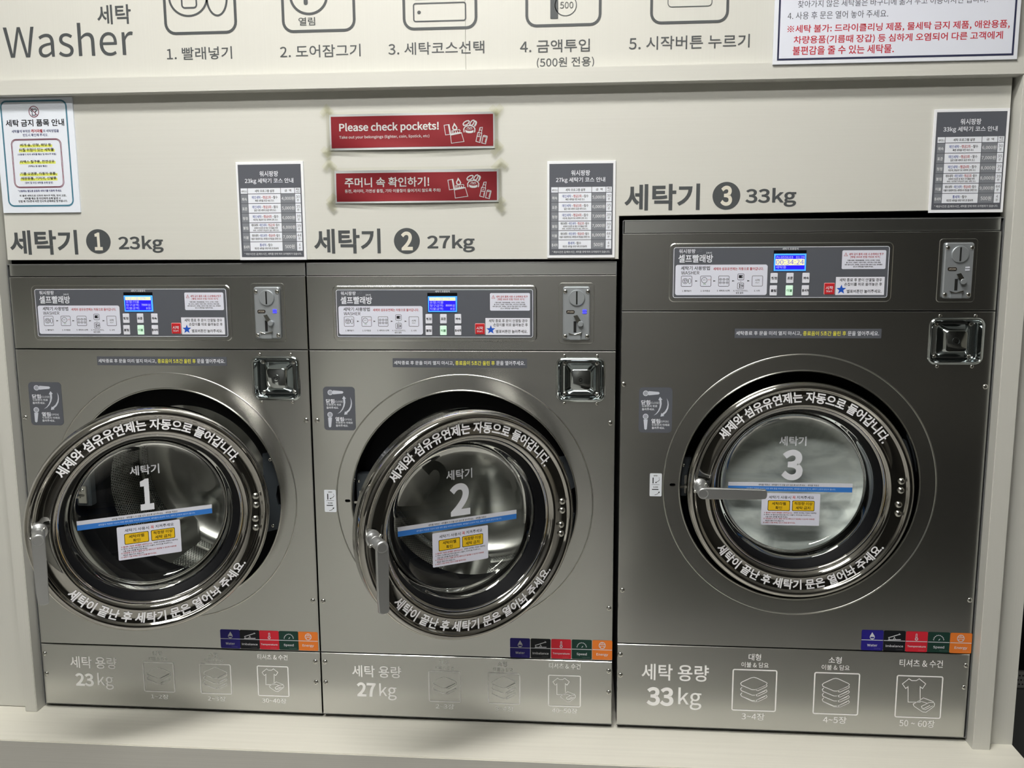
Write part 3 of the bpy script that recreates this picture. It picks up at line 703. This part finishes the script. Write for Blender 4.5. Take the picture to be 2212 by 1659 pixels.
    for dd, O in ((.0012, O0), (0, O1)):
        for t in range(90, 271, 12): O.append(rot((.0114-dd)*math.cos(R_(t)), (.0114-dd)*math.sin(R_(t))))
        for a, b in ((.06, -.0112), (.10, -.0108), (.122, -.0092), (.1245, -.006), (.1255, .0), (.1245, .0075), (.122, .0098), (.09, .0104), (.05, .0110)): O.append(rot(a-(dd if a > .12 else 0), b-(dd if b > 0 else -dd)))
    O0.reverse(); O1.reverse()
    hd = link('lever_handle', plate(O0, O1, [], .0085, -.0765, .0014), d, f, [M_satin])
    link('lever_dimple', lathe([(.0104, -.0766), (.0102, -.0772), (.0094, -.0772), (.007, -.0762), (.003, -.0756)], 32, hx, 0, hz, True), d, f, [M_satin], 2)
    for (a, b, y) in ((-.0135, -.003, -.047), (.010, .0095, -.034)): dome('set_screw', hx+a, y, hz+b, .0035, M_bolt, d, f, 1.0)
    return d

def drum(mc, cx, cz, lift):
    n = 128; prof = [(.203, .100), (.206, .096), (.212, .098), (.250, .112), (.262, .126), (.264, .132), (.262, .135), (.262, .170), (.264, .174), (.264, .180), (.262, .184), (.262, .350), (.264, .355), (.264, .361), (.262, .365), (.262, .395), (.248, .418), (.16, .430), (.155, .424), (.06, .424), (.055, .418), (.001, .418)]
    me = lathe(prof, n, cx, 0, cz)
    k = len(prof); u = me.uv_layers.new(name='UVMap'); pf = {6: 1, 10: 1, 14: 1}
    me.materials.append(M_drumplain); me.materials.append(M_drum)
    for p in me.polygons:
        seg, q = divmod(p.index, k-1)
        p.material_index = 1 if q in pf else 0
        for li, (di, dq) in zip(p.loop_indices, ((0, 0), (0, 1), (1, 1), (1, 0))): u.data[li].uv = ((seg+di)/n, prof[q+dq][1]*2.2)
    me.polygons.foreach_set('use_smooth', [True]*len(me.polygons)); me.set_sharp_from_angle(angle=1.3)
    dr = link('drum', me, mc)
    for j in range(3):
        a = math.radians(lift+120*j); V, F = [], []
        sec = [(-.060, .262), (-.048, .250), (-.026, .222), (-.012, .207), (0, .204), (.012, .207), (.026, .222), (.048, .250), (.060, .262)]
        ys = [(.118, 1, .0), (.128, 1, .75), (.150, 1, 1), (.37, 1, 1), (.392, 1, .8), (.402, 1, 0)]
        for y, _, hh in ys:
            for t, r in sec:
                r2 = .262-(.262-r)*hh; px_, pz_ = t, r2
                V.append((cx+px_*math.cos(a)-pz_*math.sin(a), y, cz+px_*math.sin(a)+pz_*math.cos(a)))
        m_ = len(sec)
        for q in range(len(ys)-1):
            for t in range(m_-1): F.append((q*m_+t, q*m_+t+1, (q+1)*m_+t+1, (q+1)*m_+t))
        link('lifter', pymesh(V, F), dr, mats=[M_drumplain], smooth=1.2)
    return dr

def machine(i):
    x0, x1 = ((X[0], X[1]), (X[1], X[2]), (X[3], X[4]))[i]
    zb, zc, zl, zt = (ZB, ZCB, ZL, ZT) if i < 2 else (ZB3, ZCB3, ZL3, ZT3)
    cx, cz = CEN[i]
    mc = bpy.data.objects.new('washing_machine', None); COL.objects.link(mc); mc.location = ((x0+x1)/2, .4, 0); WLOC[mc.name] = Vector(mc.location)
    tag(mc, ('stainless washing machine one, 23kg, leftmost, its round door standing ajar', 'middle stainless washing machine two, 27kg, its round door standing ajar',
             'larger stainless washing machine three, 33kg, rightmost, door shut and full of suds')[i], 'washing machine', 'row of three coin washing machines')
    # cabinet shell
    V = []; xa, xb = x0+.0016+(.0 if i else -.005), x1-.0016+(.006 if i == 2 else 0); za, zz = .001, zt-.001
    for y in (.0035, .80):
        for x, z in ((xa, za), (xb, za), (xb, zz), (xa, zz)): V.append((x, y, z))
    for y in (.0035, .80):
        for x, z in ((xa+.0015, za+.0015), (xb-.0015, za+.0015), (xb-.0015, zz-.0015), (xa+.0015, zz-.0015)): V.append((x, y, z))
    F = [(0, 1, 5, 4), (1, 2, 6, 5), (2, 3, 7, 6), (3, 0, 4, 7), (4, 5, 6, 7), (8, 12, 13, 9), (9, 13, 14, 10), (10, 14, 15, 11), (11, 15, 12, 8), (12, 15, 14, 13), (0, 8, 9, 1), (1, 9, 10, 2), (2, 10, 11, 3), (3, 11, 8, 0)]
    link('cabinet', pymesh(V, F), mc, mats=[M_side])
    # front plates
    g = .0014; a, b = x0+g, x1-g
    def pl(name, z0, z1, holes=(), y=0, m=M_steel, da=0, db=0, dep=.012):
        x_, w_ = (a+da+b-db)/2, b-db-a-da; c_ = .0011
        o = link(name, plate(rr(x_, (z0+z1)/2, w_-2*c_, z1-z0-2*c_, 0), rr(x_, (z0+z1)/2, w_, z1-z0, 0), list(holes), dep, y, c_), mc, mats=[m])
        return o
    px = ((596.4, 817.3, 102, 94), (1254.2, 820.6, 105, 94), (2065.3, 737.2, 119, 99.5))[i]
    s_ = Sheet(c_ph); sx_, sz_ = s_.M(px[0], px[1]); jx, jz = s_.jac(px[0], px[1]); sw, sh_ = px[2]*jx-.010, px[3]*jz-.010
    hl = [circ(cx, cz, RR, 128), rr(sx_, sz_, sw, sh_, .009, 4)]
    slot = (None, (757, 1082), (1459, 1047.5))[i]
    if slot: lx, lz = s_.M(*slot); hl.append(rr(lx-.006, lz, .012, .0062, .003, 5)) 
    pl('front_panel', zb+.0011, zc-.0011, hl)
    pl('base_panel', .004, zb-.0011)
    pl('control_fascia', zc+.0011, zl-.0011)
    pl('top_trim', zl+.0005, zt, (), .004, M_trim, .003 if i == 2 else 0, 0)
    link('bead_ring', lathe([(.2765, .0), (.2774, -.0009), (.2788, -.0009), (.2797, .0)], 160, cx, 0, cz), mc, mats=[M_steelring], smooth=2)
    link('opening_lip', lathe([(.2468, .0004), (.2463, -.0022), (.2450, -.0030), (.2436, -.0022), (.2430, .0), (.2430, .014)], 160, cx, 0, cz), mc, mats=[M_bolt], smooth=2)
    link('door_collar', lathe([(.2431, .010), (.2431, .042), (.238, .050), (.212, .054), (.200, .060), (.196, .068), (.196, .092), (.206, .095), (.275, .097)], 128, cx, 0, cz), mc, mats=[M_black], smooth=.8)
    drum(mc, cx, cz, (20, 52, 0)[i])
    socket(mc, sx_, sz_, sw, sh_)
    for p in (((53.9, 901.9), (661, 907.7), (675.6, 1298), (95.9, 1412), (100, 1455.5), (681, 1429.6), (682.6, 1473.9)),
              ((684.8, 908.4), (1318.3, 914), (698, 1299), (1315.5, 1314.3), (702, 1430), (703.4, 1474.5), (1315, 1450), (1315, 1495.7)),
              ((1347.4, 830.2), (2128.6, 835.4), (1344.3, 1275), (2095.2, 1296.4), (1340.2, 1414.2), (1340.2, 1458.5), (2087.3, 1437.6), (2083.3, 1485)))[i]:
        x, z = s_.M(*p); dome('screw', x, 0, z, .0055, M_bolt, mc)
    # control panel
    pc = ((283.5, 676, 414.5), (937.6, 677.2, 426.5), (1684, 588.5, 467))[i]
    c = s_.M(pc[0], pc[1]); jx, _ = s_.jac(pc[0], pc[1])
    control_panel(mc, c, pc[2]*jx, i)
    kc = ((580, 675.5, 57, 102), (1245.2, 676.5, 53.6, 104.5), (2066.8, 584.4, 64, 111))[i]
    c = s_.M(kc[0], kc[1]); coin_acceptor(mc, c[0], c[1], .0555, .1095, i)
    strip_sticker(mc, *((349.2, 780, 280, 19), (992.5, 784.3, 290, 19.5), (1744.3, 720.2, 317, 20.5))[i])
    handle_sticker(mc, *((99.6, 872.2, 70.6, 93), (733.3, 882.6, 68.4, 94), (1415.9, 885.9, 72, 98))[i])
    if i: small_sticker(mc, *((0, 0, 0, 0), (713.6, 1082, 25.5, 48), (1416.4, 1047.3, 26, 49.5))[i])
    feature_labels(mc, *(((497.6, 1380.1), (665.8, 1385.1), 42.3, 40.5), ((1123.5, 1399.6), (1300.9, 1404.1), 43.2, 42), ((1884.1, 1382.9), (2075.3, 1389.2), 47.2, 44))[i])
    if i == 0: capacity(mc, 3.16, 0, 1340, '23', (638, 288, 318, 80), (578, 405, 125, 88), (722, 415, 110, 112),
        [((1072, 225, 60, 30), (1077, 263, 127, 24), (1085, 387, 213, 205), ('1~2장', 1092, 520, 120, 32), 2), ((1453, 237, 62, 32), (1460, 276, 128, 25), (1473, 400, 215, 207), ('2~3장', 1480, 534, 122, 34), 3), ((1860, 251, 205, 36), None, (1865, 415, 215, 208), ('30~40장', 1872, 548, 165, 34), 0)], 7)
    if i == 1: capacity(mc, 3.16, 680, 1340, '27', (422, 350, 335, 80), (352, 472, 130, 96), (500, 487, 118, 115),
        [((881, 285, 64, 32), (884, 325, 132, 25), (887, 452, 220, 212), ('2~3장', 889, 587, 126, 36), 2), ((1280, 298, 64, 34), (1285, 337, 134, 26), (1292, 466, 222, 213), ('3~4장', 1294, 602, 128, 36), 3), ((1706, 312, 215, 38), None, (1704, 482, 224, 216), ('40~50장', 1706, 616, 172, 36), 0)], 7)
    if i == 2: capacity(mc, 2.48, 1320, 1340, '33', (343, 280, 360, 88), (262, 408, 145, 100), (422, 420, 125, 118),
        [((770, 197, 66, 36), (771, 239, 146, 28), (767, 375, 240, 224), ('3~4장', 760, 515, 124, 38), 3), ((1200, 213, 70, 36), (1203, 253, 150, 28), (1206, 393, 246, 226), ('4~5장', 1198, 533, 126, 38), 4), ((1661, 231, 232, 40), None, (1648, 410, 250, 228), ('50 ~ 60장', 1638, 552, 190, 40), 0)], 7)
    # hinge bracket on the right of the opening, latch on the left
    V = [(cx+.2385, cz+.085), (cx+.2395, cz+.03), (cx+.226, cz+.022), (cx+.222, cz), (cx+.226, cz-.022), (cx+.2395, cz-.03), (cx+.232, cz-.075), (cx+.195, cz-.085), (cx+.195, cz+.095), (cx+.22, cz+.098)]
    hb = link('hinge_bracket', plate(V, V, [], .008, .030, .0005), mc, mats=[M_hinge])
    dome('screw', cx+.212, .030, cz+.082, .004, M_bolt, hb, hexsocket=False); dome('screw', cx+.212, .030, cz-.07, .004, M_bolt, hb, hexsocket=False)
    lt = link('latch', boxmesh(cx-.2395, cx-.205, .022, .045, cz-.03, cz+.055, .002), mc, mats=[M_hinge])
    link('latch_plate', boxmesh(cx-.232, cx-.212, .016, .022, cz-.022, cz+.018, .001), lt, mats=[M_bolt])
    dome('screw', cx-.222, .016, cz+.008, .0045, M_bolt, lt); dome('screw', cx-.234, .022, cz+.038, .0035, M_bolt, lt)
    link('latch_pin', boxmesh(cx-.242, cx-.222, .006, .012, cz-.008, cz-.003, .0008), lt, mats=[M_bolt])
    # door
    th = (.5544, .5465, 0)[i]; ha, hb_, hl_ = .2998, -.021, .014
    lx = -ha; dx = cx+ha+lx*math.cos(th)-hl_*math.sin(th); dy = hb_+lx*math.sin(th)+hl_*math.cos(th)
    if i == 2: dx, dy = cx, -.007
    make_door(mc, i, dx, dy, cz+(.0014 if i < 2 else -.005), th, (-PI/2, -PI/2, 0)[i])
    return mc
M_steelring = mat('bead_steel', (196, 196, 192), .3, 1.0)
for i in range(3): machine(i)

# suds and wet laundry behind the glass of machine three
cx, cz = CEN[2][0], CEN[2][1]-.005
V, F = [], []; na = 96
from mathutils import noise
prof = [(.1598, .048), (.1585, .053), (.1558, .064), (.1505, .072), (.1400, .078)]+[(.136-.0068*q, .0790+.0075*min(1, q/12)) for q in range(0, 20)]+[(.0005, .0868)]
for r, y in prof:
    for k in range(na):
        t = 2*PI*k/na; x, z = r*math.cos(t), r*math.sin(t); d_ = .003*(noise.noise(Vector((x*16, z*16, y*16)))+1)+.0022*(noise.noise(Vector((x*45, z*45, 7)))+1)
        V.append((cx+x, -.007+y+d_, cz+z))
for a in range(len(prof)-1):
    for k in range(na): k2 = (k+1) % na; F.append((a*na+k, (a+1)*na+k, (a+1)*na+k2, a*na+k2))
me = pymesh(V, F)
m = mat('soap_suds', (214, 220, 222), .45); b = m.node_tree.nodes['Principled BSDF']
g = N(m, 'ShaderNodeNewGeometry'); mp = N(m, 'ShaderNodeMapping'); mp.inputs['Rotation'].default_value = (0, .6, 0); mp.inputs['Scale'].default_value = (9, 5, 22)
n1 = N(m, 'ShaderNodeTexNoise'); n1.inputs['Scale'].default_value = 1; n1.inputs['Detail'].default_value = 5; n1.inputs['Distortion'].default_value = 1.2
L(m, g.outputs['Position'], mp.inputs[0]); L(m, mp.outputs[0], n1.inputs['Vector'])
cr = N(m, 'ShaderNodeValToRGB'); cr.color_ramp.elements[0].position = .3; cr.color_ramp.elements[1].position = .62
cr.color_ramp.elements[0].color = lin((190, 196, 198)); cr.color_ramp.elements[1].color = lin((244, 248, 248))
L(m, n1.outputs['Fac'], cr.inputs[0]); L(m, cr.outputs[0], b.inputs['Base Color'])
tag(link('soap_suds', me, None, mats=[m], smooth=3.14), 'pale grey-white soap suds filling the round window of the rightmost washing machine', 'suds', kind='stuff')

# ================================================================== POSTERS
def course_poster(cpx, kg, prices, label):
    cxp, cyp, wpx = cpx
    T = Sheet(c_ph); u0, v0 = T.M(cxp, cyp); W_ = wpx*T.jac(cxp, cyp)[0]; k = W_/1055
    t = bpy.data.objects.new('course_poster', None); COL.objects.link(t); t.location = (u0, 0, v0); WLOC[t.name] = Vector(t.location)
    tag(t, label, 'poster', 'course price posters on the beige wall')
    H_ = 1482*k
    link('board', plate(rr(u0, v0, W_-.0006, H_-.0006, 0), rr(u0, v0, W_, H_, 0), [], .0035, -.0037, .0004), t, mats=[flat((232, 234, 240))])
    s = Sheet(lambda x, y: (u0+(x-690)*k, v0-(y-815)*k)).setlw(690, 815)
    D = (86, 89, 98); G = (124, 128, 136); Wc = (226, 230, 240)
    s.box(687, 812, 985, 1397, D, 0)
    s.text('워시팡팡', 678, 254, 292, 84, WHITE, 1, .01, 3); s.text(kg+'kg 세탁기 코스 안내', 677, 364, 760, 86, WHITE, 1, .01, 3)
    cols = ((277, 104), (592, 510), (961, 212), (1118, 86))
    for c_, (x, w_) in enumerate(cols): s.box(x, 508, w_, 80, Wc, 1)
    s.text('세탁코스', 280, 515, 90, 34, INK, 2, .01); s.text('세탁 프로그램 설명', 598, 510, 302, 42, INK, 2, .012); s.text('금  액', 966, 507, 104, 38, INK, 2, .01); s.text('예상', 1120, 490, 58, 32, INK, 2, .01); s.text('시간', 1120, 526, 58, 30, INK, 2, .01)
    rows = (558, 703, 848, 993, 1138, 1282); names = ('쾌속', '표준', '청정', '불림', '이불', '통세척'); tm = ('30', '35', '39', '39', '44', '4')
    BL, RD = (36, 66, 150), (160, 26, 40)
    for r_, y in enumerate(rows):
        yc = y+67
        for c_, (x, w_) in enumerate(cols): s.box(x, yc, w_, 135, Wc if c_ % 2 else G, 1)
        s.text(names[r_], 277, yc+8, 92 if r_ == 5 else 80, 46, (220, 222, 228), 2, .006)
        s.text(prices[r_]+'원', 962, yc+2, 150 if r_ == 5 else 200, 60, (226, 228, 234), 2, .002, 3)
        s.text(tm[r_], 1118, y+44, 60 if r_ < 5 else 24, 42, (60, 64, 74), 2); s.text('분', 1118, y+94, 34, 36, (60, 64, 74), 2)
        if r_ < 3:
            s.text('메인세탁', 465, y+48, 138, 46, BL, 2, .01); s.text('→', 550, y+50, 30, 16, INK, 2); s.text('헹굼%d회' % (r_+2), 630, y+48, 124, 46, RD, 2, .01); s.text('→', 712, y+50, 30, 16, INK, 2); s.text('탈수', 768, y+48, 66, 46, INK, 2, .01)
            s.text(('빠른 세탁을 위한 속성 코스', '일반 의류 세탁의 표준 최적 코스', '찌든때, 헹굼추가로 세척력 강화 코스')[r_], 596, y+98, (295, 345, 388)[r_], 34, INK, 2, .014)
        elif r_ < 5:
            yy = y+(32 if r_ == 3 else 45)
            s.text('예비세탁', 422, yy, 104, 44, INK, 2, .014); s.text('→', 487, yy, 24, 14, INK, 2); s.text('메인세탁', 556, yy, 108, 44, BL, 2, .01); s.text('→', 624, yy, 24, 14, INK, 2); s.text('헹굼%d회' % r_, 686, yy, 98, 44, RD, 2, .01); s.text('→', 748, yy, 24, 14, INK, 2); s.text('탈수', 787, yy, 54, 44, INK, 2, .01)
            if r_ == 3: s.text('세제에 민감한 분 혹은 아이들을 위해', 596, y+76, 372, 30, INK, 2, .014); s.text('세제 / 유연제가 투입되지 않는 세탁 코스', 596, y+113, 410, 30, INK, 2, .014)
            else: s.text('이불과 대용량에 맞는 세탁횟수와 헹굼을 강화한 코스', 592, y+95, 478, 34, INK, 2, .016)
        else:
            s.text('통세척', 537, y+45, 98, 46, BL, 2, .012); s.text('→', 606, y+47, 28, 14, INK, 2); s.text('탈수', 658, y+45, 66, 46, INK, 2, .01); s.text('깨끗한 세탁을 위해 하루1회 통세척', 592, y+98, 378, 36, INK, 2, .014)
    s.text('* 예상시간은 급/배수시간, 세탁물 양에 따라 오차범위가 있습니다.', 690, 1465, 905, 38, (214, 216, 222), 1, .006)
    s.build('poster_print', t, -.0037)
course_poster((587.2, 456.4, 144.5), '23', ('4,000', '5,000', '6,000', '6,000', '7,000', '500'), 'grey and white price poster for the 23kg washer, left of the red signs')
course_poster((1255.4, 453.3, 146.5), '27', ('5,000', '6,000', '7,000', '7,000', '8,000', '500'), 'grey and white price poster for the 27kg washer, right of the red signs')
course_poster((2091.5, 348.5, 161), '33', ('6,000', '7,000', '8,000', '8,000', '9,000', '500'), 'grey and white price poster for the 33kg washer, at the right end of the wall')

# forbidden items poster, far left
M = crop(6.144, 0, 200); T = Sheet(M)
t = bpy.data.objects.new('notice_poster', None); COL.objects.link(t)
xa, zb_ = at(9.8, 460.4)[0], at(9.8, 460.4)[1]; xb, zt_ = at(176, 458.8)[0], RAIL0-.001
t.location = ((xa+xb)/2, 0, (zb_+zt_)/2); WLOC[t.name] = Vector(t.location)
tag(t, 'white poster with teal border and crossed-out shirt, far left of the wall', 'poster')
link('board', plate(rr((xa+xb)/2, (zb_+zt_)/2, xb-xa-.001, zt_-zb_, 0), rr((xa+xb)/2, (zb_+zt_)/2, xb-xa, zt_-zb_, 0), [], .0035, -.0037, .0005), t, mats=[flat((224, 230, 242))])
s = Sheet(M).setlw(500, 800); NV = (38, 50, 110); MR = (116, 50, 70)
s.box(508, 815, 878, 1412, (74, 124, 146), 1, 80, 20)
s.disc(464, 257, 68, MR, 2, ry=76, stroke=9, n=40); icon_shirt(s, 464, 262, 84, INK, 1, 8); s.line([(414, 205), (514, 308)], 9, MR, 2)
s.text('세탁 금지 품목 안내', 477, 405, 775, 94, INK, 1, .016, 3)
s.text('세탁물에 부착된', 293, 518, 245, 40, NV, 1, .006); s.text('케어라벨', 503, 512, 150, 46, RED, 1, .016); s.text('의 세탁방법을', 690, 510, 210, 40, NV, 1, .006); s.text('반드시 확인해 주세요.', 487, 567, 335, 40, NV, 1, .006)
s.box(515, 942, 668, 652, MR, 1, 70, 7); s.box(515, 942, 644, 628, MR, 1, 60, 7)
for st, x, y, w_ in (('베개 솜, 인형, 패딩 등', 490, 700, 410), ('터질 위험이 있는 세탁물', 502, 762, 455), ('라텍스 침구류, 천연섬유', 512, 920, 455), ('기름 오염류, 자동차 용품,', 526, 1080, 478), ('애완용품, 기저귀, 신발류', 530, 1142, 468)):
    s.box(x+2, y+12, w_+22, 34, (226, 232, 110), 0); s.text(st, x, y, w_, 44, INK, 2, .012)
for st, x, y, w_, c in (('(내용물이 터져 세탁물 훼손 및 배수구 막힘)', 506, 823, 510, NV), ('(라텍스 및 섬유 훼손)', 517, 980, 250, NV), ('(장비 및 타인 세탁물 손해 발생)', 533, 1200, 370, NV), ('*신발류는 별도로 운동화 세탁기를 이용해 주세요.', 545, 1306, 580, NV),
                      ('위 품목 세탁으로 인하여 배수구 막힘, 장비 고장,', 585, 1370, 620, INK), ('세탁물 훼손 등 타인에게 손해 발생 시', 578, 1406, 480, INK), ('민법 제 750조에 의한 민사적 손해배상 청구됩니다.', 587, 1442, 650, INK)):
    s.text(st, x, y, w_, 30, c, 1, .014)
s.build('poster_print', t, -.0037)

# large rules poster, top right
Yp = -.030; M = crop(3.867, 1640, 0, Yp)
xa, zb_ = M(113, 541); xb = M(2155, 488)[0]; zt_ = zb_+.40
t = bpy.data.objects.new('rules_poster', None); COL.objects.link(t); t.location = ((xa+xb)/2, Yp, zb_); WLOC[t.name] = Vector(t.location)
tag(t, 'large white poster with a navy border and red text, hanging at the top right', 'poster')
link('board', plate(rr((xa+xb)/2, (zb_+zt_)/2, xb-xa-.001, zt_-zb_-.001, 0), rr((xa+xb)/2, (zb_+zt_)/2, xb-xa, zt_-zb_, 0), [], .0035, Yp, .0005), t, mats=[flat((222, 226, 236))])
s = Sheet(M).setlw(1100, 300); o = .0095
s.mpoly(rr((xa+xb)/2, (zb_+zt_)/2, xb-xa-.015, zt_-zb_-.015, 0), (42, 46, 76), 1, [rr((xa+xb)/2, (zb_+zt_)/2, xb-xa-.022, zt_-zb_-.022, 0)])
s.mpoly(rr((xa+xb)/2, (zb_+zt_)/2, xb-xa-.022, zt_-zb_-.022, 0), (218, 222, 236), 0)
NG = (70, 74, 84); DR = (184, 30, 48)
s.text('찾아가지 않은 세탁물은 바구니에 옮겨 두고 이용하시면 됩니다.', 1110, 14, 1585, 60, NG, 1, 0, 3); s.text('4. 사용 후 문은 열어 놓아 주세요.', 656, 123, 838, 64, NG, 1, 0, 3)
s.text('※세탁 불가: 드라이클리닝 제품, 물세탁 금지 제품, 애완용품,', 1155, 225, 1855, 74, DR, 1, .012, 3); s.text('차량용품(기름때 장갑) 등 심하게 오염되어 다른 고객에게', 1153, 318, 1745, 74, DR, 1, .012, 3); s.text('불편감을 줄 수 있는 세탁물.', 700, 415, 845, 74, DR, 1, .012, 3)
s.build('poster_print', t, Yp)

# red laminated signs
def sign_icons(s, ox, oy):
    k = .7155; F = lambda P: [(1349+(x+ox)*k, 54+(y+oy)*k) for x, y in P]; Wt = (226, 228, 238)
    s.line(F([(150, 312), (232, 298), (262, 458), (176, 470)]), 7, Wt, 1, True); s.poly(F([(212, 300), (232, 298), (262, 458), (242, 462)]), Wt, 1)
    s.line(F([(255, 468), (432, 430), (475, 575), (272, 605)]), 7, Wt, 1, True); s.poly(F([(250, 452), (432, 424), (434, 442), (254, 480)]), Wt, 1)
    s.line(F([(276, 400), (398, 382), (410, 392), (404, 426), (276, 445)]), 7, Wt, 1, True)
    for x in (300, 335, 370): s.poly(F([(x-9, 408), (x+6, 406), (x+6, 430), (x-9, 433)]), Wt, 1)
    s.line(F([(316, 288), (345, 330), (358, 355), (345, 380), (318, 384), (294, 368), (292, 340), (306, 318)]), 13, Wt, 1, True)
    s.line(F([(475, 425), (470, 370), (490, 335), (530, 318), (580, 316), (625, 330), (650, 365), (648, 410), (640, 425)]), 12, Wt, 1)
    s.poly(F([(492, 382), (520, 396), (560, 402), (600, 398), (628, 386), (626, 425), (590, 438), (540, 438), (500, 425)]), Wt, 1)
    s.line(F([(522, 350), (545, 342), (560, 360), (580, 348), (605, 352)]), 7, Wt, 1); s.line(F([(510, 368), (540, 372), (575, 376), (610, 366)]), 5, Wt, 1)
    s.line(F([(468, 312), (458, 290), (475, 262), (510, 240), (545, 234), (560, 246), (545, 278), (510, 305)]), 12, Wt, 1, True)
    s.line(F([(565, 300), (580, 262), (605, 232), (632, 226), (642, 240), (625, 285), (600, 312)]), 12, Wt, 1, True); s.poly(F([(640, 226), (672, 238), (686, 262), (676, 300), (650, 336), (636, 318), (656, 270)]), Wt, 1)
    s.line(F([(732, 346), (772, 342), (756, 440), (712, 428)]), 7, Wt, 1, True); s.line(F([(724, 388), (764, 390)]), 6, Wt, 1); s.poly(F([(726, 350), (742, 346), (736, 385), (722, 385)]), Wt, 1)
    s.line(F([(698, 428), (762, 440), (734, 590), (668, 572)]), 8, Wt, 1, True); s.line(F([(690, 488), (750, 500)]), 8, Wt, 1); s.disc(*F([(722, 465)])[0], 9, Wt, 1, stroke=4, n=12); s.line(F([(738, 515), (728, 568)]), 6, Wt, 1)
    s.line(F([(786, 480), (800, 472), (850, 486), (850, 500), (824, 612), (762, 598)]), 8, Wt, 1, True); s.line(F([(792, 492), (846, 504)]), 9, Wt, 1); s.line(F([(832, 520), (816, 590)]), 7, Wt, 1)
def red_sign(film, paper, red, label, texts, ic, tapes, tilt):
    M = crop(5.395, 690, 220); T = Sheet(M); u, v = T.M(paper[0], paper[1]); jx, jz = T.jac(paper[0], paper[1])
    t = bpy.data.objects.new('laminated_sign', None); COL.objects.link(t); t.location = (u, 0, v); WLOC[t.name] = Vector(t.location)
    tag(t, label, 'sign', 'red laminated pocket signs')
    pw, ph = paper[2]*jx, paper[3]*jz
    # the sheet bellies off the wall a little in the middle of its lower edge
    def bellied(name, cu, cv, w_, h_, y0, m, amp, th=.0):
        V, F = [], []; nx, nz = 40, 10
        for a in range(nx+1):
            for b in range(nz+1):
                fx, fz = a/nx, b/nz
                y = y0-amp*math.sin(PI*fx)**2*(1-fz)**1.6-.0006*math.sin(fx*9+fz*4)
                V.append((cu+(fx-.5)*w_, y, cv+(fz-.5)*h_))
        for a in range(nx):
            for b in range(nz): q = a*(nz+1)+b; F.append((q, q+nz+1, q+nz+2, q+1))
        return link(name, pymesh(V, F), t, mats=[m], smooth=3.14)
    amp = .0045
    pp = bellied('paper', u, v, pw, ph, -.0022, flat((222, 226, 236), .4), amp)
    def bend(s, name):
        for q, (x, y, z) in enumerate(s.V):
            fx = (x-u)/pw+.5; fz = min(1, max(0, (z-v)/ph+.5)); s.V[q] = (x, y-amp*math.sin(PI*fx)**2*(1-fz)**1.6-.0006*math.sin(fx*9+fz*4), z)
        return s.build(name, pp, -.0022)
    s = Sheet(M).setlw(1100, 350)
    # red field as a grid so that it follows the sheet
    for a in range(40):
        for b in range(10):
            x_ = red[0]-red[2]/2+red[2]*a/40; y_ = red[1]-red[3]/2+red[3]*b/10; c_ = T.M(red[0], red[1]); 
            P = [(c_[0]+(xx-red[0])*jx, c_[1]-(yy-red[1])*jz) for xx, yy in ((x_, y_), (x_+red[2]/40, y_), (x_+red[2]/40, y_+red[3]/10), (x_, y_+red[3]/10))]
            s.put(P, [(0, 3, 2, 1)], flat((152, 44, 56), .35), 1)
    s.dw = .0004
    for st, x, y, w_, h_, bo, rs in texts: s.text(st, x, y, w_, h_, (232, 234, 242), 2, bo, rs)
    sign_icons_lay(s, ic)
    bend(s, 'sign_print')
    fu, fv = T.M(film[0], film[1]); bellied('laminate', fu, fv, film[2]*jx, film[3]*jz, -.0045, M_film, amp)
    for x, y, rot in tapes:
        tu, tv = T.M(x, y); q = math.radians(rot); hw, hh = 36*jx, 62*jx
        P = [(tu+a*math.cos(q)-b*math.sin(q), -.0052, tv+a*math.sin(q)+b*math.cos(q)) for a, b in ((-hw, -hh), (hw, -hh), (hw, hh), (-hw, hh))]
        P += [(a, b-.0002, c) for a, b, c in P]
        link('tape', pymesh(P, [(4, 5, 6, 7), (0, 3, 2, 1), (0, 1, 5, 4), (1, 2, 6, 5), (2, 3, 7, 6), (3, 0, 4, 7)]), t, mats=[M_tape])
def sign_icons_lay(s, ic):
    old = s.put
    def put(P, F, col, lay): old(P, F, col, 2)
    s.put = put; sign_icons(s, *ic); s.put = old
red_sign((1078, 343, 1995, 470), (1076, 345, 1920, 422), (1077, 345, 1885, 370), 'upper red laminated sign reading Please check pockets', (('Please check pockets!', 813, 302, 1160, 120, .022, 5), ('Take out your belongings (lighter, coin, lipstick, etc)', 760, 412, 1050, 44, .006, 4)), (0, 0),
         ((75, 110, -45), (110, 95, 45), (2045, 105, 45), (2085, 95, -45), (85, 590, 40), (125, 570, -45), (2060, 560, -40), (2085, 500, 45)), 0)
red_sign((1125, 972, 1980, 425), (1130, 985, 1905, 384), (1129, 990, 1868, 332), 'lower red laminated sign with Korean pocket warning', (('주머니 속 확인하기!', 790, 937, 985, 115, .014, 4), ('동전, 라이터, 가연성 물질, 기타 이물질이 들어가지 않도록 주의!', 857, 1040, 1115, 46, .008, 3)), (62, 890),
         ((100, 735, -40), (150, 740, 45), (2070, 740, -45), (2140, 720, 50), (150, 1130, -45), (150, 1215, 40), (2110, 1170, -45), (2110, 1225, 45)), 0)
